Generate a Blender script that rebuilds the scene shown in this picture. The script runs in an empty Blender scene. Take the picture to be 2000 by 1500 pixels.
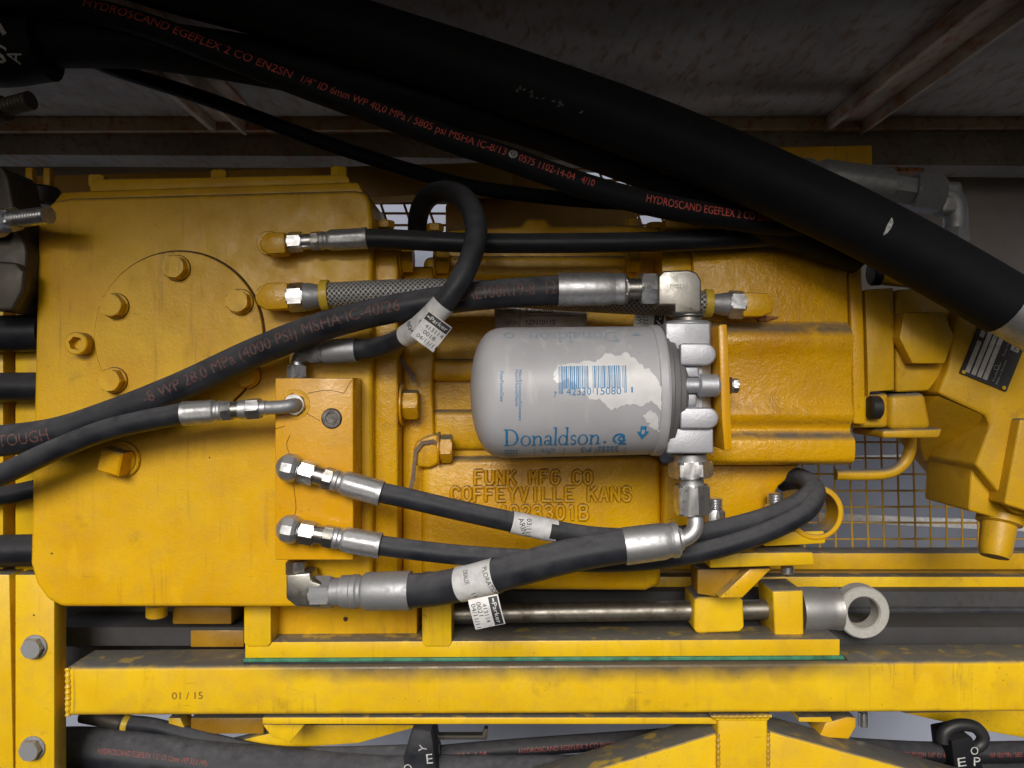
import bpy, bmesh, math, random
from mathutils import Vector, Matrix
random.seed(7)
R = math.radians
# ---------------------------------------------------------------- units: 1 u = 0.4 mm; u is one photo pixel at the gearbox face
S = 0.0004
D = 1555.0
sc = bpy.context.scene
col = sc.collection

# ---------------------------------------------------------------- camera, sky, sun, exposure
cam_d = bpy.data.cameras.new('camera')
cam_d.sensor_width = 36
cam_d.lens = 36 * D / 2000
cam_d.clip_start = 0.01
cam_d.clip_end = 50
cam = bpy.data.objects.new('camera', cam_d)
col.objects.link(cam)
cam.location = (0, -D * S, 0)
cam.rotation_euler = (R(90), 0, 0)
sc.camera = cam

SUN_EL, SUN_AZ = 26.0, -7.0          # elevation; azimuth from straight behind the camera, + = from the right
world = bpy.data.worlds.new('World')
sc.world = world
world.use_nodes = True
nt = world.node_tree
nt.nodes.clear()
sky = nt.nodes.new('ShaderNodeTexSky')
sky.sky_type = 'NISHITA'
sky.sun_disc = False
sky.sun_elevation = R(SUN_EL)
sky.sun_rotation = R(180 - SUN_AZ)
sky.dust_density = 4.0
hs = nt.nodes.new('ShaderNodeHueSaturation')
hs.inputs['Saturation'].default_value = 0.45
bg = nt.nodes.new('ShaderNodeBackground')
bg.inputs['Strength'].default_value = 0.034
wo = nt.nodes.new('ShaderNodeOutputWorld')
nt.links.new(sky.outputs[0], hs.inputs['Color'])
nt.links.new(hs.outputs[0], bg.inputs['Color'])
nt.links.new(bg.outputs[0], wo.inputs['Surface'])
sun_d = bpy.data.lights.new('sun', 'SUN')
sun_d.energy = 1.5
sun_d.angle = R(24)
sun_d.color = (1.0, 0.95, 0.88)
sun = bpy.data.objects.new('sun', sun_d)
col.objects.link(sun)
sdir = Vector((math.sin(R(SUN_AZ)) * math.cos(R(SUN_EL)), -math.cos(R(SUN_AZ)) * math.cos(R(SUN_EL)), math.sin(R(SUN_EL))))
sun.rotation_euler = sdir.to_track_quat('Z', 'Y').to_euler()
vs = sc.view_settings
vs.view_transform = 'Standard'
vs.look = 'None'
vs.exposure = 0.84
vs.gamma = 1
vs.use_curve_mapping = False

# ---------------------------------------------------------------- geometry helpers
def K(d):
    return (D + d) / D

def V(px, py, d):
    k = K(d)
    return Vector(((px - 1000) * k, d, (750 - py) * k))

class MB:
    """collects shapes and links them as one mesh"""
    def __init__(self):
        self.bm = bmesh.new()
        self.bm.loops.layers.uv.verify()

    def _join(self, b):
        me = bpy.data.meshes.new('tmp')
        b.to_mesh(me)
        b.free()
        self.bm.from_mesh(me)
        bpy.data.meshes.remove(me)
        return self

    def prism(self, pts, d0, d1, bev=2.0, seg=2):
        """outline in photo pixels at depth d0, pushed straight back to depth d1"""
        b = bmesh.new()
        P = [V(x, y, d0) for x, y in pts]
        f = [b.verts.new(p) for p in P]
        k = [b.verts.new((p.x, d1, p.z)) for p in P]
        n = len(P)
        b.faces.new(f)
        b.faces.new(list(reversed(k)))
        for i in range(n):
            b.faces.new((f[i], k[i], k[(i + 1) % n], f[(i + 1) % n]))
        bmesh.ops.recalc_face_normals(b, faces=b.faces)
        if bev > 0:
            es = [e for e in b.edges if len(e.link_faces) == 2 and e.calc_face_angle(0) > R(24)]
            bmesh.ops.bevel(b, geom=es, offset=bev, segments=seg, profile=0.5, affect='EDGES', clamp_overlap=True)
        return self._join(b)

    def box(self, x0, y0, x1, y1, d0, d1, bev=2.0, seg=2):
        return self.prism([(x0, y0), (x1, y0), (x1, y1), (x0, y1)], d0, d1, bev, seg)

    def solid(self, verts, faces, bev=0, seg=2):
        b = bmesh.new()
        vv = [b.verts.new(v) for v in verts]
        for f in faces:
            b.faces.new([vv[i] for i in f])
        bmesh.ops.recalc_face_normals(b, faces=b.faces)
        if bev:
            es = [e for e in b.edges if len(e.link_faces) == 2 and e.calc_face_angle(0) > R(24)]
            bmesh.ops.bevel(b, geom=es, offset=bev, segments=seg, profile=0.5, affect='EDGES', clamp_overlap=True)
        return self._join(b)

    def sweep_x(self, prof, x0, x1, dref, bev=0):
        """closed profile of (py, depth) swept along x; px taken at depth dref"""
        b = bmesh.new()
        xa, xb = (x0 - 1000) * K(dref), (x1 - 1000) * K(dref)
        A = [b.verts.new((xa, d, (750 - py) * K(dref))) for py, d in prof]
        B = [b.verts.new((xb, d, (750 - py) * K(dref))) for py, d in prof]
        n = len(prof)
        b.faces.new(A)
        b.faces.new(list(reversed(B)))
        for i in range(n):
            b.faces.new((A[i], B[i], B[(i + 1) % n], A[(i + 1) % n]))
        bmesh.ops.recalc_face_normals(b, faces=b.faces)
        if bev:
            es = [e for e in b.edges if len(e.link_faces) == 2 and e.calc_face_angle(0) > R(40)]
            bmesh.ops.bevel(b, geom=es, offset=bev, segments=2, profile=0.5, affect='EDGES', clamp_overlap=True)
        return self._join(b)

    def lathe(self, p0, axis, prof, n=36, rot=0.0, close=True):
        """profile of (t, r[, mode]) along axis; mode 'h' = hexagon of circumradius r, 'k' = crimped"""
        a = Vector(axis).normalized()
        ref = Vector((0, -1, 0)) if abs(a.y) < 0.9 else Vector((0, 0, 1))
        u = (ref - a * ref.dot(a)).normalized()
        w = a.cross(u)
        bm = self.bm
        rings = []
        for e in prof:
            t, r = e[0], e[1]
            m = e[2] if len(e) > 2 else 'c'
            if r <= 1e-6:
                rings.append([bm.verts.new(p0 + a * t)])
                continue
            ring = []
            for i in range(n):
                th = 2 * math.pi * i / n
                rr = r
                if m == 'h':
                    q = (th % (math.pi / 3)) - math.pi / 6
                    rr = r * math.cos(math.pi / 6) / math.cos(q)
                elif m == 's':
                    q = (th % (math.pi / 2)) - math.pi / 4
                    rr = r * math.cos(math.pi / 4) / math.cos(q)
                elif m == 'k':
                    rr = r * (1 + 0.022 * (1 if (i // 3) % 2 else -1))
                ring.append(bm.verts.new(p0 + a * t + (u * math.cos(th + rot) + w * math.sin(th + rot)) * rr))
            rings.append(ring)
        fs = []
        for A, B in zip(rings, rings[1:]):
            if len(A) == 1 and len(B) == 1:
                continue
            for i in range(n):
                j = (i + 1) % n
                if len(A) == 1:
                    fs.append(bm.faces.new((A[0], B[j], B[i])))
                elif len(B) == 1:
                    fs.append(bm.faces.new((A[i], A[j], B[0])))
                else:
                    fs.append(bm.faces.new((A[i], A[j], B[j], B[i])))
        if close:
            if len(rings[0]) > 1:
                fs.append(bm.faces.new(list(reversed(rings[0]))))
            if len(rings[-1]) > 1:
                fs.append(bm.faces.new(rings[-1]))
        bmesh.ops.recalc_face_normals(bm, faces=fs)
        return self

    def hexbody(self, p0, axis, r, L, rot=0.0, ch=0.11):
        c = min(ch * r, L * 0.3)
        return self.lathe(p0, axis, [(0, 0), (0, r * .88), (c, r, 'h'), (L - c, r, 'h'), (L, r * .88), (L, 0)], 36, rot, False)

    def cyl(self, p0, axis, r, L, n=36, ch=1.0):
        c = min(ch, L * .3, r * .3)
        return self.lathe(p0, axis, [(0, 0), (0, r - c), (c, r), (L - c, r), (L, r - c), (L, 0)], n, 0, False)

    def tube(self, path, n=24, caps=True):
        bm = self.bm
        uv = bm.loops.layers.uv.verify()
        rings = []
        u = None
        for i, p in enumerate(path.p):
            t = path.t[i]
            if u is None:
                ref = Vector((0, -1, 0)) if abs(t.y) < .9 else Vector((0, 0, 1))
                u = (ref - t * ref.dot(t)).normalized()
            else:
                u = (u - t * u.dot(t)).normalized()
            w = t.cross(u)
            r = path.r[i]
            rings.append([bm.verts.new(p + (u * math.cos(2 * math.pi * j / n) + w * math.sin(2 * math.pi * j / n)) * r) for j in range(n)])
        fs = []
        for i in range(len(rings) - 1):
            A, B = rings[i], rings[i + 1]
            for j in range(n):
                k = (j + 1) % n
                f = bm.faces.new((A[j], A[k], B[k], B[j]))
                uvs = ((path.s[i], j), (path.s[i], j + 1), (path.s[i + 1], j + 1), (path.s[i + 1], j))
                for lp, (a, b) in zip(f.loops, uvs):
                    lp[uv].uv = (a / 100.0, b / n)
                fs.append(f)
        if caps:
            fs.append(bm.faces.new(list(reversed(rings[0]))))
            fs.append(bm.faces.new(rings[-1]))
        bmesh.ops.recalc_face_normals(bm, faces=fs)
        return self

    def flat(self, F, fn):
        """a flat drawing laid on a surface by fn(x, y) -> point"""
        vs = {}
        for f in F.bm.faces:
            q = []
            for v in f.verts:
                if v.index not in vs:
                    vs[v.index] = self.bm.verts.new(fn(v.co.x, v.co.y))
                q.append(vs[v.index])
            try:
                self.bm.faces.new(q)
            except ValueError:
                pass
        return self

    def build(self, name, mat, parent=None, smooth=24, label=None):
        me = bpy.data.meshes.new(name)
        off = Vector(parent.matrix_world.translation) if parent else Vector((0, 0, 0))
        off = world_off(parent)
        for v in self.bm.verts:
            v.co = v.co * S - off
        self.bm.to_mesh(me)
        self.bm.free()
        for p in me.polygons:
            p.use_smooth = True
        me.set_sharp_from_angle(angle=R(smooth))
        o = bpy.data.objects.new(name, me)
        col.objects.link(o)
        me.materials.append(mat)
        if parent:
            o.parent = parent
        if label:
            o['label'] = label
        return o

def world_off(o):
    v = Vector((0, 0, 0))
    while o:
        v += o.location
        o = o.parent
    return v

class Path:
    def __init__(self, pts, r, step=6.0):
        P = [V(*p[:3]) for p in pts]
        rr = [(p[3] if len(p) > 3 else r) * K(p[2]) for p in pts]
        n = len(P)
        q, qr = [], []
        for i in range(n - 1):
            p0 = P[i - 1] if i > 0 else P[i] * 2 - P[i + 1]
            p1, p2 = P[i], P[i + 1]
            p3 = P[i + 2] if i + 2 < n else P[i + 1] * 2 - P[i]
            m = max(2, int((p2 - p1).length / step))
            for j in range(m):
                t = j / m
                q.append(0.5 * ((2 * p1) + (-p0 + p2) * t + (2 * p0 - 5 * p1 + 4 * p2 - p3) * t * t + (-p0 + 3 * p1 - 3 * p2 + p3) * t ** 3))
                qr.append(rr[i] * (1 - t) + rr[i + 1] * t)
        q.append(P[-1])
        qr.append(rr[-1])
        self.p, self.r = q, qr
        self.s = [0.0]
        for a, b in zip(q, q[1:]):
            self.s.append(self.s[-1] + (b - a).length)
        self.t = []
        for i in range(len(q)):
            a = q[max(0, i - 1)]
            b = q[min(len(q) - 1, i + 1)]
            self.t.append((b - a).normalized())

    def at(self, s):
        i = 0
        while i < len(self.s) - 2 and self.s[i + 1] < s:
            i += 1
        f = (s - self.s[i]) / max(1e-6, self.s[i + 1] - self.s[i])
        return self.p[i].lerp(self.p[i + 1], f), self.t[i].lerp(self.t[i + 1], min(1, max(0, f))).normalized(), self.r[i] * (1 - f) + self.r[i + 1] * f

    def s_at_px(self, px, lo=0.0, hi=1.0):
        n = len(self.p)
        best = min(range(int(n * lo), int(n * hi)), key=lambda i: abs(1000 + self.p[i].x / K(self.p[i].y) - px))
        return self.s[best]

    def mapper(self, s0, th0=0.0, off=0.35, flip=1):
        def fn(x, y):
            c, t, r = self.at(s0 + x * flip)
            n = Vector((0, -1, 0))
            n = (n - t * n.dot(t)).normalized()
            u = n.cross(t) * flip if False else n.cross(t)
            th = th0 + y * flip / r
            return c + (n * math.cos(th) + u * math.sin(th)) * (r + off)
        return fn

class Flat:
    """flat drawing in the x, y plane: text, polygons, rectangles"""
    def __init__(self):
        self.bm = bmesh.new()

    def text(self, s, x=0, y=0, h=10, w=None, bold=0.0, align='LEFT', rot=0, mirror=False, shear=0, space=1.0):
        cu = bpy.data.curves.new('tmp', 'FONT')
        cu.body = s
        cu.size = 1
        cu.resolution_u = 3
        cu.shear = shear
        cu.space_character = space
        o = bpy.data.objects.new('tmp', cu)
        col.objects.link(o)
        dg = bpy.context.evaluated_depsgraph_get()
        me = bpy.data.meshes.new_from_object(o.evaluated_get(dg))
        bpy.data.objects.remove(o)
        bpy.data.curves.remove(cu)
        if len(me.vertices) == 0:
            return self
        xs = [v.co.x for v in me.vertices]
        x0, x1 = min(xs), max(xs)
        sy = h / 0.72
        sx = sy if w is None else w / (x1 - x0)
        ox = {'LEFT': x0, 'CENTER': (x0 + x1) / 2, 'RIGHT': x1}[align]
        ca, sa = math.cos(rot), math.sin(rot)
        for v in me.vertices:
            a, b = (v.co.x - ox) * sx, v.co.y * sy
            v.co = (x + a * ca - b * sa, y + a * sa + b * ca, 0)
        self.bm.from_mesh(me)
        bpy.data.meshes.remove(me)
        return self

    def poly(self, pts):
        f = self.bm.faces.new([self.bm.verts.new((p[0], p[1], 0)) for p in pts])
        if len(pts) > 4:
            bmesh.ops.triangulate(self.bm, faces=[f])
        return self

    def rect(self, x0, y0, x1, y1):
        return self.poly([(x0, y0), (x1, y0), (x1, y1), (x0, y1)])

    def ring(self, cx, cy, ro, ri, n=32, a0=0, a1=360, ex=1.0, exi=None):
        exi = ex if exi is None else exi
        m = n
        for i in range(m):
            a, b = R(a0 + (a1 - a0) * i / m), R(a0 + (a1 - a0) * (i + 1) / m)
            self.poly([(cx + ro * ex * math.cos(a), cy + ro * math.sin(a)), (cx + ro * ex * math.cos(b), cy + ro * math.sin(b)),
                       (cx + ri * exi * math.cos(b), cy + ri * math.sin(b)), (cx + ri * exi * math.cos(a), cy + ri * math.sin(a))])
        return self

    def cut(self, step_y=None, step_x=None):
        vs = self.bm.verts
        if not len(vs):
            return self
        for ax, st in ((1, step_y), (0, step_x)):
            if not st:
                continue
            lo = min(v.co[ax] for v in self.bm.verts)
            hi = max(v.co[ax] for v in self.bm.verts)
            k = lo + st
            while k < hi:
                no = Vector((0, 1, 0)) if ax else Vector((1, 0, 0))
                bmesh.ops.bisect_plane(self.bm, geom=self.bm.verts[:] + self.bm.edges[:] + self.bm.faces[:], plane_co=no * k, plane_no=no)
                k += st
        self.bm.verts.index_update()
        return self

    def done(self):
        self.bm.verts.index_update()
        return self

def plane_map(o, ux, uy, off=0.3):
    ux, uy = Vector(ux), Vector(uy)
    n = ux.cross(uy).normalized()
    return lambda x, y: o + ux * x + uy * y + n * off

# ---------------------------------------------------------------- scene helpers
def tag(o, label, cat, group=None, kind=None):
    if label:
        o['label'] = label
    if cat:
        o['category'] = cat
    if group:
        o['group'] = group
    if kind:
        o['kind'] = kind
    return o

def thing(name, label, cat, at, group=None):
    o = bpy.data.objects.new(name, None)
    o.empty_display_size = 0.02
    col.objects.link(o)
    o.location = V(*at) * S
    return tag(o, label, cat, group)

# ---------------------------------------------------------------- materials
def new_mat(name):
    m = bpy.data.materials.new(name)
    m.use_nodes = True
    n = m.node_tree
    b = n.nodes['Principled BSDF']
    return m, n, b

def N(n, kind, **kw):
    x = n.nodes.new('ShaderNode' + kind)
    for k, v in kw.items():
        if k in x.inputs:
            x.inputs[k].default_value = v
        else:
            setattr(x, k, v)
    return x

def ramp(n, src, lo, hi, a=0.0, b=1.0):
    r = n.nodes.new('ShaderNodeMapRange')
    r.inputs['From Min'].default_value = lo
    r.inputs['From Max'].default_value = hi
    r.inputs['To Min'].default_value = a
    r.inputs['To Max'].default_value = b
    n.links.new(src, r.inputs['Value'])
    return r.outputs[0]

def mix(n, fac, a, b, blend='MIX'):
    m = n.nodes.new('ShaderNodeMix')
    m.data_type = 'RGBA'
    m.blend_type = blend
    for sock, v in ((m.inputs[0], fac), (m.inputs[6], a), (m.inputs[7], b)):
        if hasattr(v, 'is_linked') or hasattr(v, 'links'):
            n.links.new(v, sock)
        elif isinstance(v, (int, float)):
            sock.default_value = v
        else:
            sock.default_value = (*v, 1)
    return m.outputs[2]

def math_n(n, op, a, b):
    m = n.nodes.new('ShaderNodeMath')
    m.operation = op
    for s, v in ((m.inputs[0], a), (m.inputs[1], b)):
        if isinstance(v, (int, float)):
            s.default_value = v
        else:
            n.links.new(v, s)
    return m.outputs[0]

def coords(n, scale=(1, 1, 1)):
    g = n.nodes.new('ShaderNodeNewGeometry')
    mp = n.nodes.new('ShaderNodeMapping')
    mp.inputs['Scale'].default_value = scale
    n.links.new(g.outputs['Position'], mp.inputs['Vector'])
    return mp.outputs[0]

def noise(n, vec, px, detail=4, rough=.55):
    t = N(n, 'TexNoise')
    t.inputs['Scale'].default_value = 1 / (px * S)
    t.inputs['Detail'].default_value = detail
    t.inputs['Roughness'].default_value = rough
    n.links.new(vec, t.inputs['Vector'])
    return t.outputs['Fac']

def bump(n, b, h, strength, dist, prev=None):
    x = n.nodes.new('ShaderNodeBump')
    x.inputs['Strength'].default_value = strength
    x.inputs['Distance'].default_value = dist * S
    n.links.new(h, x.inputs['Height'])
    if prev is not None:
        n.links.new(prev, x.inputs['Normal'])
    n.links.new(x.outputs[0], b.inputs['Normal'])
    return x.outputs[0]

def up_fac(n, lo=0.15, hi=0.9):
    g = n.nodes.new('ShaderNodeNewGeometry')
    sp = n.nodes.new('ShaderNodeSeparateXYZ')
    n.links.new(g.outputs['Normal'], sp.inputs[0])
    return ramp(n, sp.outputs['Z'], lo, hi)

def paint(name, base, deep, dust=(0.38, 0.22, 0.025), grime=0.5, cast=0.6, rough=0.42, streak=0.4):
    m, n, b = new_mat(name)
    c = coords(n)
    big = noise(n, c, 160, 5)
    med = noise(n, c, 38, 6, .62)
    fine = noise(n, c, 5, 3)
    colr = mix(n, ramp(n, big, .38, .66), base, deep)
    # dusty film in patches
    film = math_n(n, 'MULTIPLY', ramp(n, med, .46, .74), grime * .75)
    colr = mix(n, film, colr, dust)
    # runs and streaks down the paint
    cs = coords(n, (1, 1, .07))
    st = noise(n, cs, 11, 4, .6)
    lf = noise(n, c, 240, 2)
    stf = math_n(n, 'MULTIPLY', math_n(n, 'MULTIPLY', ramp(n, st, .56, .78), ramp(n, lf, .42, .62)), streak)
    colr = mix(n, stf, colr, (0.16, 0.085, 0.03))
    # dust settled on upward faces
    upd = math_n(n, 'MULTIPLY', up_fac(n, .25, .9), ramp(n, med, .28, .55, .55, .95))
    colr = mix(n, math_n(n, 'MULTIPLY', upd, grime + .85), colr, (0.135, 0.128, 0.112))
    cr = n.nodes.new('ShaderNodeMapping')
    cr.inputs['Rotation'].default_value = (0, .6, 0)
    cr.inputs['Scale'].default_value = (.06, 1, 1)
    n.links.new(c, cr.inputs['Vector'])
    scr = math_n(n, 'MULTIPLY', ramp(n, noise(n, cr.outputs[0], 5, 2), .69, .73), ramp(n, noise(n, c, 70, 2), .56, .62))
    colr = mix(n, math_n(n, 'MULTIPLY', scr, .55), colr, (.20, .11, .03))
    pit = math_n(n, 'MULTIPLY', ramp(n, noise(n, c, 7, 2), .70, .74), ramp(n, noise(n, c, 130, 3), .52, .60))
    colr = mix(n, math_n(n, 'MULTIPLY', pit, .7), colr, (.09, .05, .015))
    # brown smudges of old oil with their own outline
    sm = noise(n, c, 90, 8, .68)
    colr = mix(n, ramp(n, sm, .595, .70, 0, grime * 1.1), colr, (.20, .105, .02))
    # brighter touched-up or wiped patches
    colr = mix(n, ramp(n, noise(n, coords(n, (1, 1, .5)), 70, 3), .60, .66, 0, .35), colr, tuple(min(1, x * 1.12) for x in base))
    # small chips and specks
    vo = N(n, 'TexVoronoi')
    vo.inputs['Scale'].default_value = 1 / (46 * S)
    n.links.new(c, vo.inputs['Vector'])
    sel = N(n, 'TexNoise')
    sel.inputs['Scale'].default_value = 1 / (60 * S)
    n.links.new(c, sel.inputs['Vector'])
    chip = math_n(n, 'MULTIPLY', ramp(n, math_n(n, 'ADD', vo.outputs['Distance'], math_n(n, 'MULTIPLY', fine, .05)), .075, .06), ramp(n, sel.outputs['Fac'], .55, .60))
    colr = mix(n, chip, colr, (0.06, 0.035, 0.02))
    n.links.new(colr, b.inputs['Base Color'])
    n.links.new(ramp(n, med, .3, .75, rough - .16, rough + .16), b.inputs['Roughness'])
    b.inputs['Specular IOR Level'].default_value = .42
    p = bump(n, b, fine, .18 + .25 * cast, 1.4)
    md = noise(n, c, 17, 4)
    bump(n, b, md, .25 * cast, 5.0, p)
    return m

def beam_paint():
    m = paint('beam_paint', (.77, .50, .012), (.69, .415, .008), grime=.36, cast=.15, rough=.4, streak=.75)
    n = m.node_tree
    b = n.nodes['Principled BSDF']
    src = b.inputs['Base Color'].links[0].from_socket
    g = n.nodes.new('ShaderNodeNewGeometry')
    sp = n.nodes.new('ShaderNodeSeparateXYZ')
    n.links.new(g.outputs['Position'], sp.inputs[0])
    c = coords(n)
    w = noise(n, c, 60, 4)
    # oily smear that has crept over the top edge below the shim, and a lip of rust along the bottom edge
    zz = math_n(n, 'ADD', sp.outputs['Z'], math_n(n, 'MULTIPLY', math_n(n, 'SUBTRACT', w, .5), 34 * S))
    top = ramp(n, zz, -604 * S, -570 * S)
    xr = math_n(n, 'MULTIPLY', ramp(n, sp.outputs['X'], -560 * S, -380 * S), ramp(n, sp.outputs['X'], 780 * S, 560 * S))
    f = math_n(n, 'MULTIPLY', math_n(n, 'MULTIPLY', top, xr), .92)
    colr = mix(n, f, src, (.075, .06, .045))
    bot = math_n(n, 'MULTIPLY', ramp(n, zz, -655 * S, -672 * S), .55)
    colr = mix(n, bot, colr, (.22, .12, .03))
    n.links.new(colr, b.inputs['Base Color'])
    return m

def rubber(name, base=(0.008, 0.0095, 0.014), dust=(0.075, 0.072, 0.075), amt=.7, rough=.42, film=.12, spec=.3):
    m, n, b = new_mat(name)
    c = coords(n)
    med = noise(n, c, 22, 6, .65)
    fine = noise(n, c, 4, 3)
    f = math_n(n, 'MULTIPLY', up_fac(n, .1, .95), ramp(n, med, .28, .70, .3, .9))
    f = math_n(n, 'ADD', math_n(n, 'MULTIPLY', f, amt), ramp(n, noise(n, c, 60, 3), .35, .75, 0, film))
    sp = ramp(n, noise(n, c, 7, 2), .70, .76, 0, .25)
    colr = mix(n, math_n(n, 'MAXIMUM', f, sp), base, dust)
    n.links.new(colr, b.inputs['Base Color'])
    n.links.new(ramp(n, f, 0, .5, rough, .85), b.inputs['Roughness'])
    b.inputs['Specular IOR Level'].default_value = spec
    pr = bump(n, b, fine, .15, 1.2)
    bump(n, b, noise(n, c, 28, 3), .25, 4, pr)
    return m

def metal(name, base=(.60, .61, .63), rough=.3, metallic=.9, var=.25, bmp=.06, spot=(.30, .29, .28), px=14):
    m, n, b = new_mat(name)
    c = coords(n)
    med = noise(n, c, px, 5, .6)
    fine = noise(n, c, 3.5, 3)
    colr = mix(n, ramp(n, med, .42, .72, 0, var * 2), base, spot)
    n.links.new(colr, b.inputs['Base Color'])
    b.inputs['Metallic'].default_value = metallic
    n.links.new(ramp(n, med, .3, .7, rough - .05, rough + .16), b.inputs['Roughness'])
    if bmp:
        bump(n, b, fine, bmp, 1.5)
    return m

def plain(name, base, rough=.5, metallic=0.0, var=0.15, px=20):
    m, n, b = new_mat(name)
    c = coords(n)
    f = noise(n, c, px, 4)
    dk = tuple(x * (1 - var * 2) for x in base)
    n.links.new(mix(n, ramp(n, f, .4, .7), base, dk), b.inputs['Base Color'])
    b.inputs['Roughness'].default_value = rough
    b.inputs['Metallic'].default_value = metallic
    return m

M = {}
M['case'] = paint('case_paint', (.73, .425, .005), (.64, .34, .004), grime=.3, cast=.4, streak=.6)
M['cast'] = paint('cast_paint', (.70, .395, .003), (.61, .305, .003), grime=.24, cast=1.0, rough=.36, streak=.3)
M['lumpy'] = paint('lumpy_cast_paint', (.69, .37, .003), (.60, .29, .003), grime=.28, cast=1.9, rough=.34, streak=.3)
M['block'] = paint('block_paint', (.70, .36, .005), (.64, .31, .004), grime=.2, cast=.3, rough=.34, streak=.2)
M['pump'] = paint('pump_paint', (.64, .37, .010), (.52, .29, .008), grime=.5, cast=.5, streak=.3)
M['frame'] = paint('frame_paint', (.77, .50, .012), (.69, .415, .008), grime=.36, cast=.15, rough=.4, streak=.55)
M['beam_paint'] = beam_paint()
M['brown'] = paint('brown_shaded_yellow', (.36, .19, .012), (.24, .12, .010), grime=.3, cast=.3, streak=.5)  # yellow darkened in its colour for shadowed parts; also the brown grooves
M['mesh'] = paint('mesh_paint', (.50, .30, .03), (.40, .22, .02), grime=.5, cast=.1)
M['rubber'] = rubber('hose_rubber')
M['rubber_dusty'] = rubber_d = rubber('dusty_hose_rubber', base=(.011, .013, .019), dust=(.12, .12, .13), amt=.9, film=.2)
M['rubber_dark'] = rubber('dark_hose_rubber', base=(.007, .008, .011), dust=(.04, .038, .038), amt=.6, rough=.6, film=.10, spec=.14)
M['zinc'] = metal('zinc_plate', (.66, .67, .70), .27, .92)
M['ferrule'] = metal('crimped_steel', (.55, .56, .59), .43, .85, bmp=.15, var=.35)
M['ferrule_grey'] = metal('grey_phosphated_steel', (.34, .35, .37), .48, .6, bmp=.08, spot=(.24, .24, .25))
M['nickel'] = metal('dark_nickel', (.36, .35, .325), .30, .92, spot=(.16, .15, .14))
M['dirty_steel'] = metal('dirty_steel', (.075, .068, .058), .5, .5, var=.3, spot=(.10, .085, .07), px=30)
M['alu'] = metal('cast_aluminium', (.50, .51, .56), .46, .65, var=.12, bmp=.25, spot=(.46, .46, .50), px=40)
M['alu_grey'] = metal('grey_cast_base', (.20, .20, .21), .5, .4, var=.15, bmp=.2, px=30)
M['rod'] = metal('polished_rod', (.27, .255, .225), .38, .9, var=.45, spot=(.09, .07, .05), px=30)
M['eye'] = metal('forged_eye', (.55, .54, .51), .5, .5, var=.3, bmp=.25, spot=(.36, .34, .31), px=12)
M['barrel'] = metal('rod_end_steel', (.36, .36, .36), .42, .7, var=.25, bmp=.2, spot=(.22, .21, .2), px=18)
M['black'] = plain('black_steel', (.02, .02, .022), .5)
M['red_ink'] = plain('red_ink', (.62, .10, .07), .6, var=.25, px=6)
M['brown_ink'] = plain('brown_ink', (.13, .055, .05), .6, var=.35, px=6)
M['white_ink'] = plain('white_ink', (.55, .55, .55), .6, var=.3, px=5)
M['black_ink'] = plain('black_ink', (.02, .02, .022), .6)
M['blue_ink'] = plain('blue_ink', (.03, .24, .52), .5, var=.2, px=6)
M['pale_blue_ink'] = plain('faded_blue_ink', (.34, .42, .50), .5, var=.15, px=8)
M['mid_blue_ink'] = plain('worn_blue_ink', (.14, .28, .46), .5, var=.25, px=6)
M['dull_red_ink'] = plain('dull_red_ink', (.26, .055, .045), .6, var=.3, px=6)
M['dust_ink'] = plain('worn_print_ink', (.13, .125, .11), .8, var=.3, px=5)
M['tag'] = plain('tag_paper', (.62, .62, .63), .4, var=.12, px=16)
M['torn'] = plain('torn_label', (.74, .74, .76), .3, var=.06)
M['mark'] = plain('brown_marker', (.20, .09, .02), .6)
M['dirt'] = plain('dirt_line', (.085, .04, .015), .9, var=.3, px=8)
M['yring'] = plain('yellow_sleeve', (.62, .43, .04), .4)
M['touch'] = plain('touch_up_paint', (.78, .47, .004), .35, var=.12, px=9)
M['green'] = plain('green_shim', (.05, .22, .13), .55, var=.3, px=30)
M['plate'] = metal('engraved_plate', (.44, .42, .40), .4, .6, px=10)
M['letter_shade_grime'] = plain('letter_shade_grime', (.40, .19, .008), .8, var=.3, px=10)  # shadow edge and corner dirt of the letters in one brown
M['rust'] = plain('rust', (.40, .17, .06), .8, var=.35, px=9)
M['gasket'] = plain('gasket_paper', (.20, .14, .10), .8, var=.2)
M['socket'] = metal('dark_socket', (.08, .075, .07), .4, .8, var=.3)

def deck_mat(name, base, rustc):
    m, n, b = new_mat(name)
    c = coords(n)
    big = noise(n, c, 300, 6, .6)
    c2 = coords(n, (1, .25, 1))
    med = noise(n, c2, 26, 6, .7)
    colr = mix(n, ramp(n, big, .38, .66), base, tuple(x * .62 for x in base))
    colr = mix(n, ramp(n, med, .50, .64, 0, .85), colr, rustc)
    n.links.new(colr, b.inputs['Base Color'])
    b.inputs['Roughness'].default_value = .75
    bump(n, b, med, .2, 2)
    return m
M['deck'] = deck_mat('deck_steel', (.34, .30, .25), (.20, .11, .055))
M['beam'] = deck_mat('grey_beam_paint', (.27, .255, .22), (.20, .10, .05))
M['rib'] = deck_mat('rusty_rib_paint', (.50, .40, .28), (.36, .12, .035))
M['channel'] = deck_mat('grey_channel', (.055, .055, .06), (.04, .035, .03))
M['wall'] = plain('wall_plaster', (.29, .32, .41), .9, var=.1, px=400)
M['sheet'] = plain('grey_sheet', (.55, .525, .56), .8, var=.1, px=200)
M['white_pipe'] = plain('white_pipe_paint', (.75, .75, .78), .5)

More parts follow.
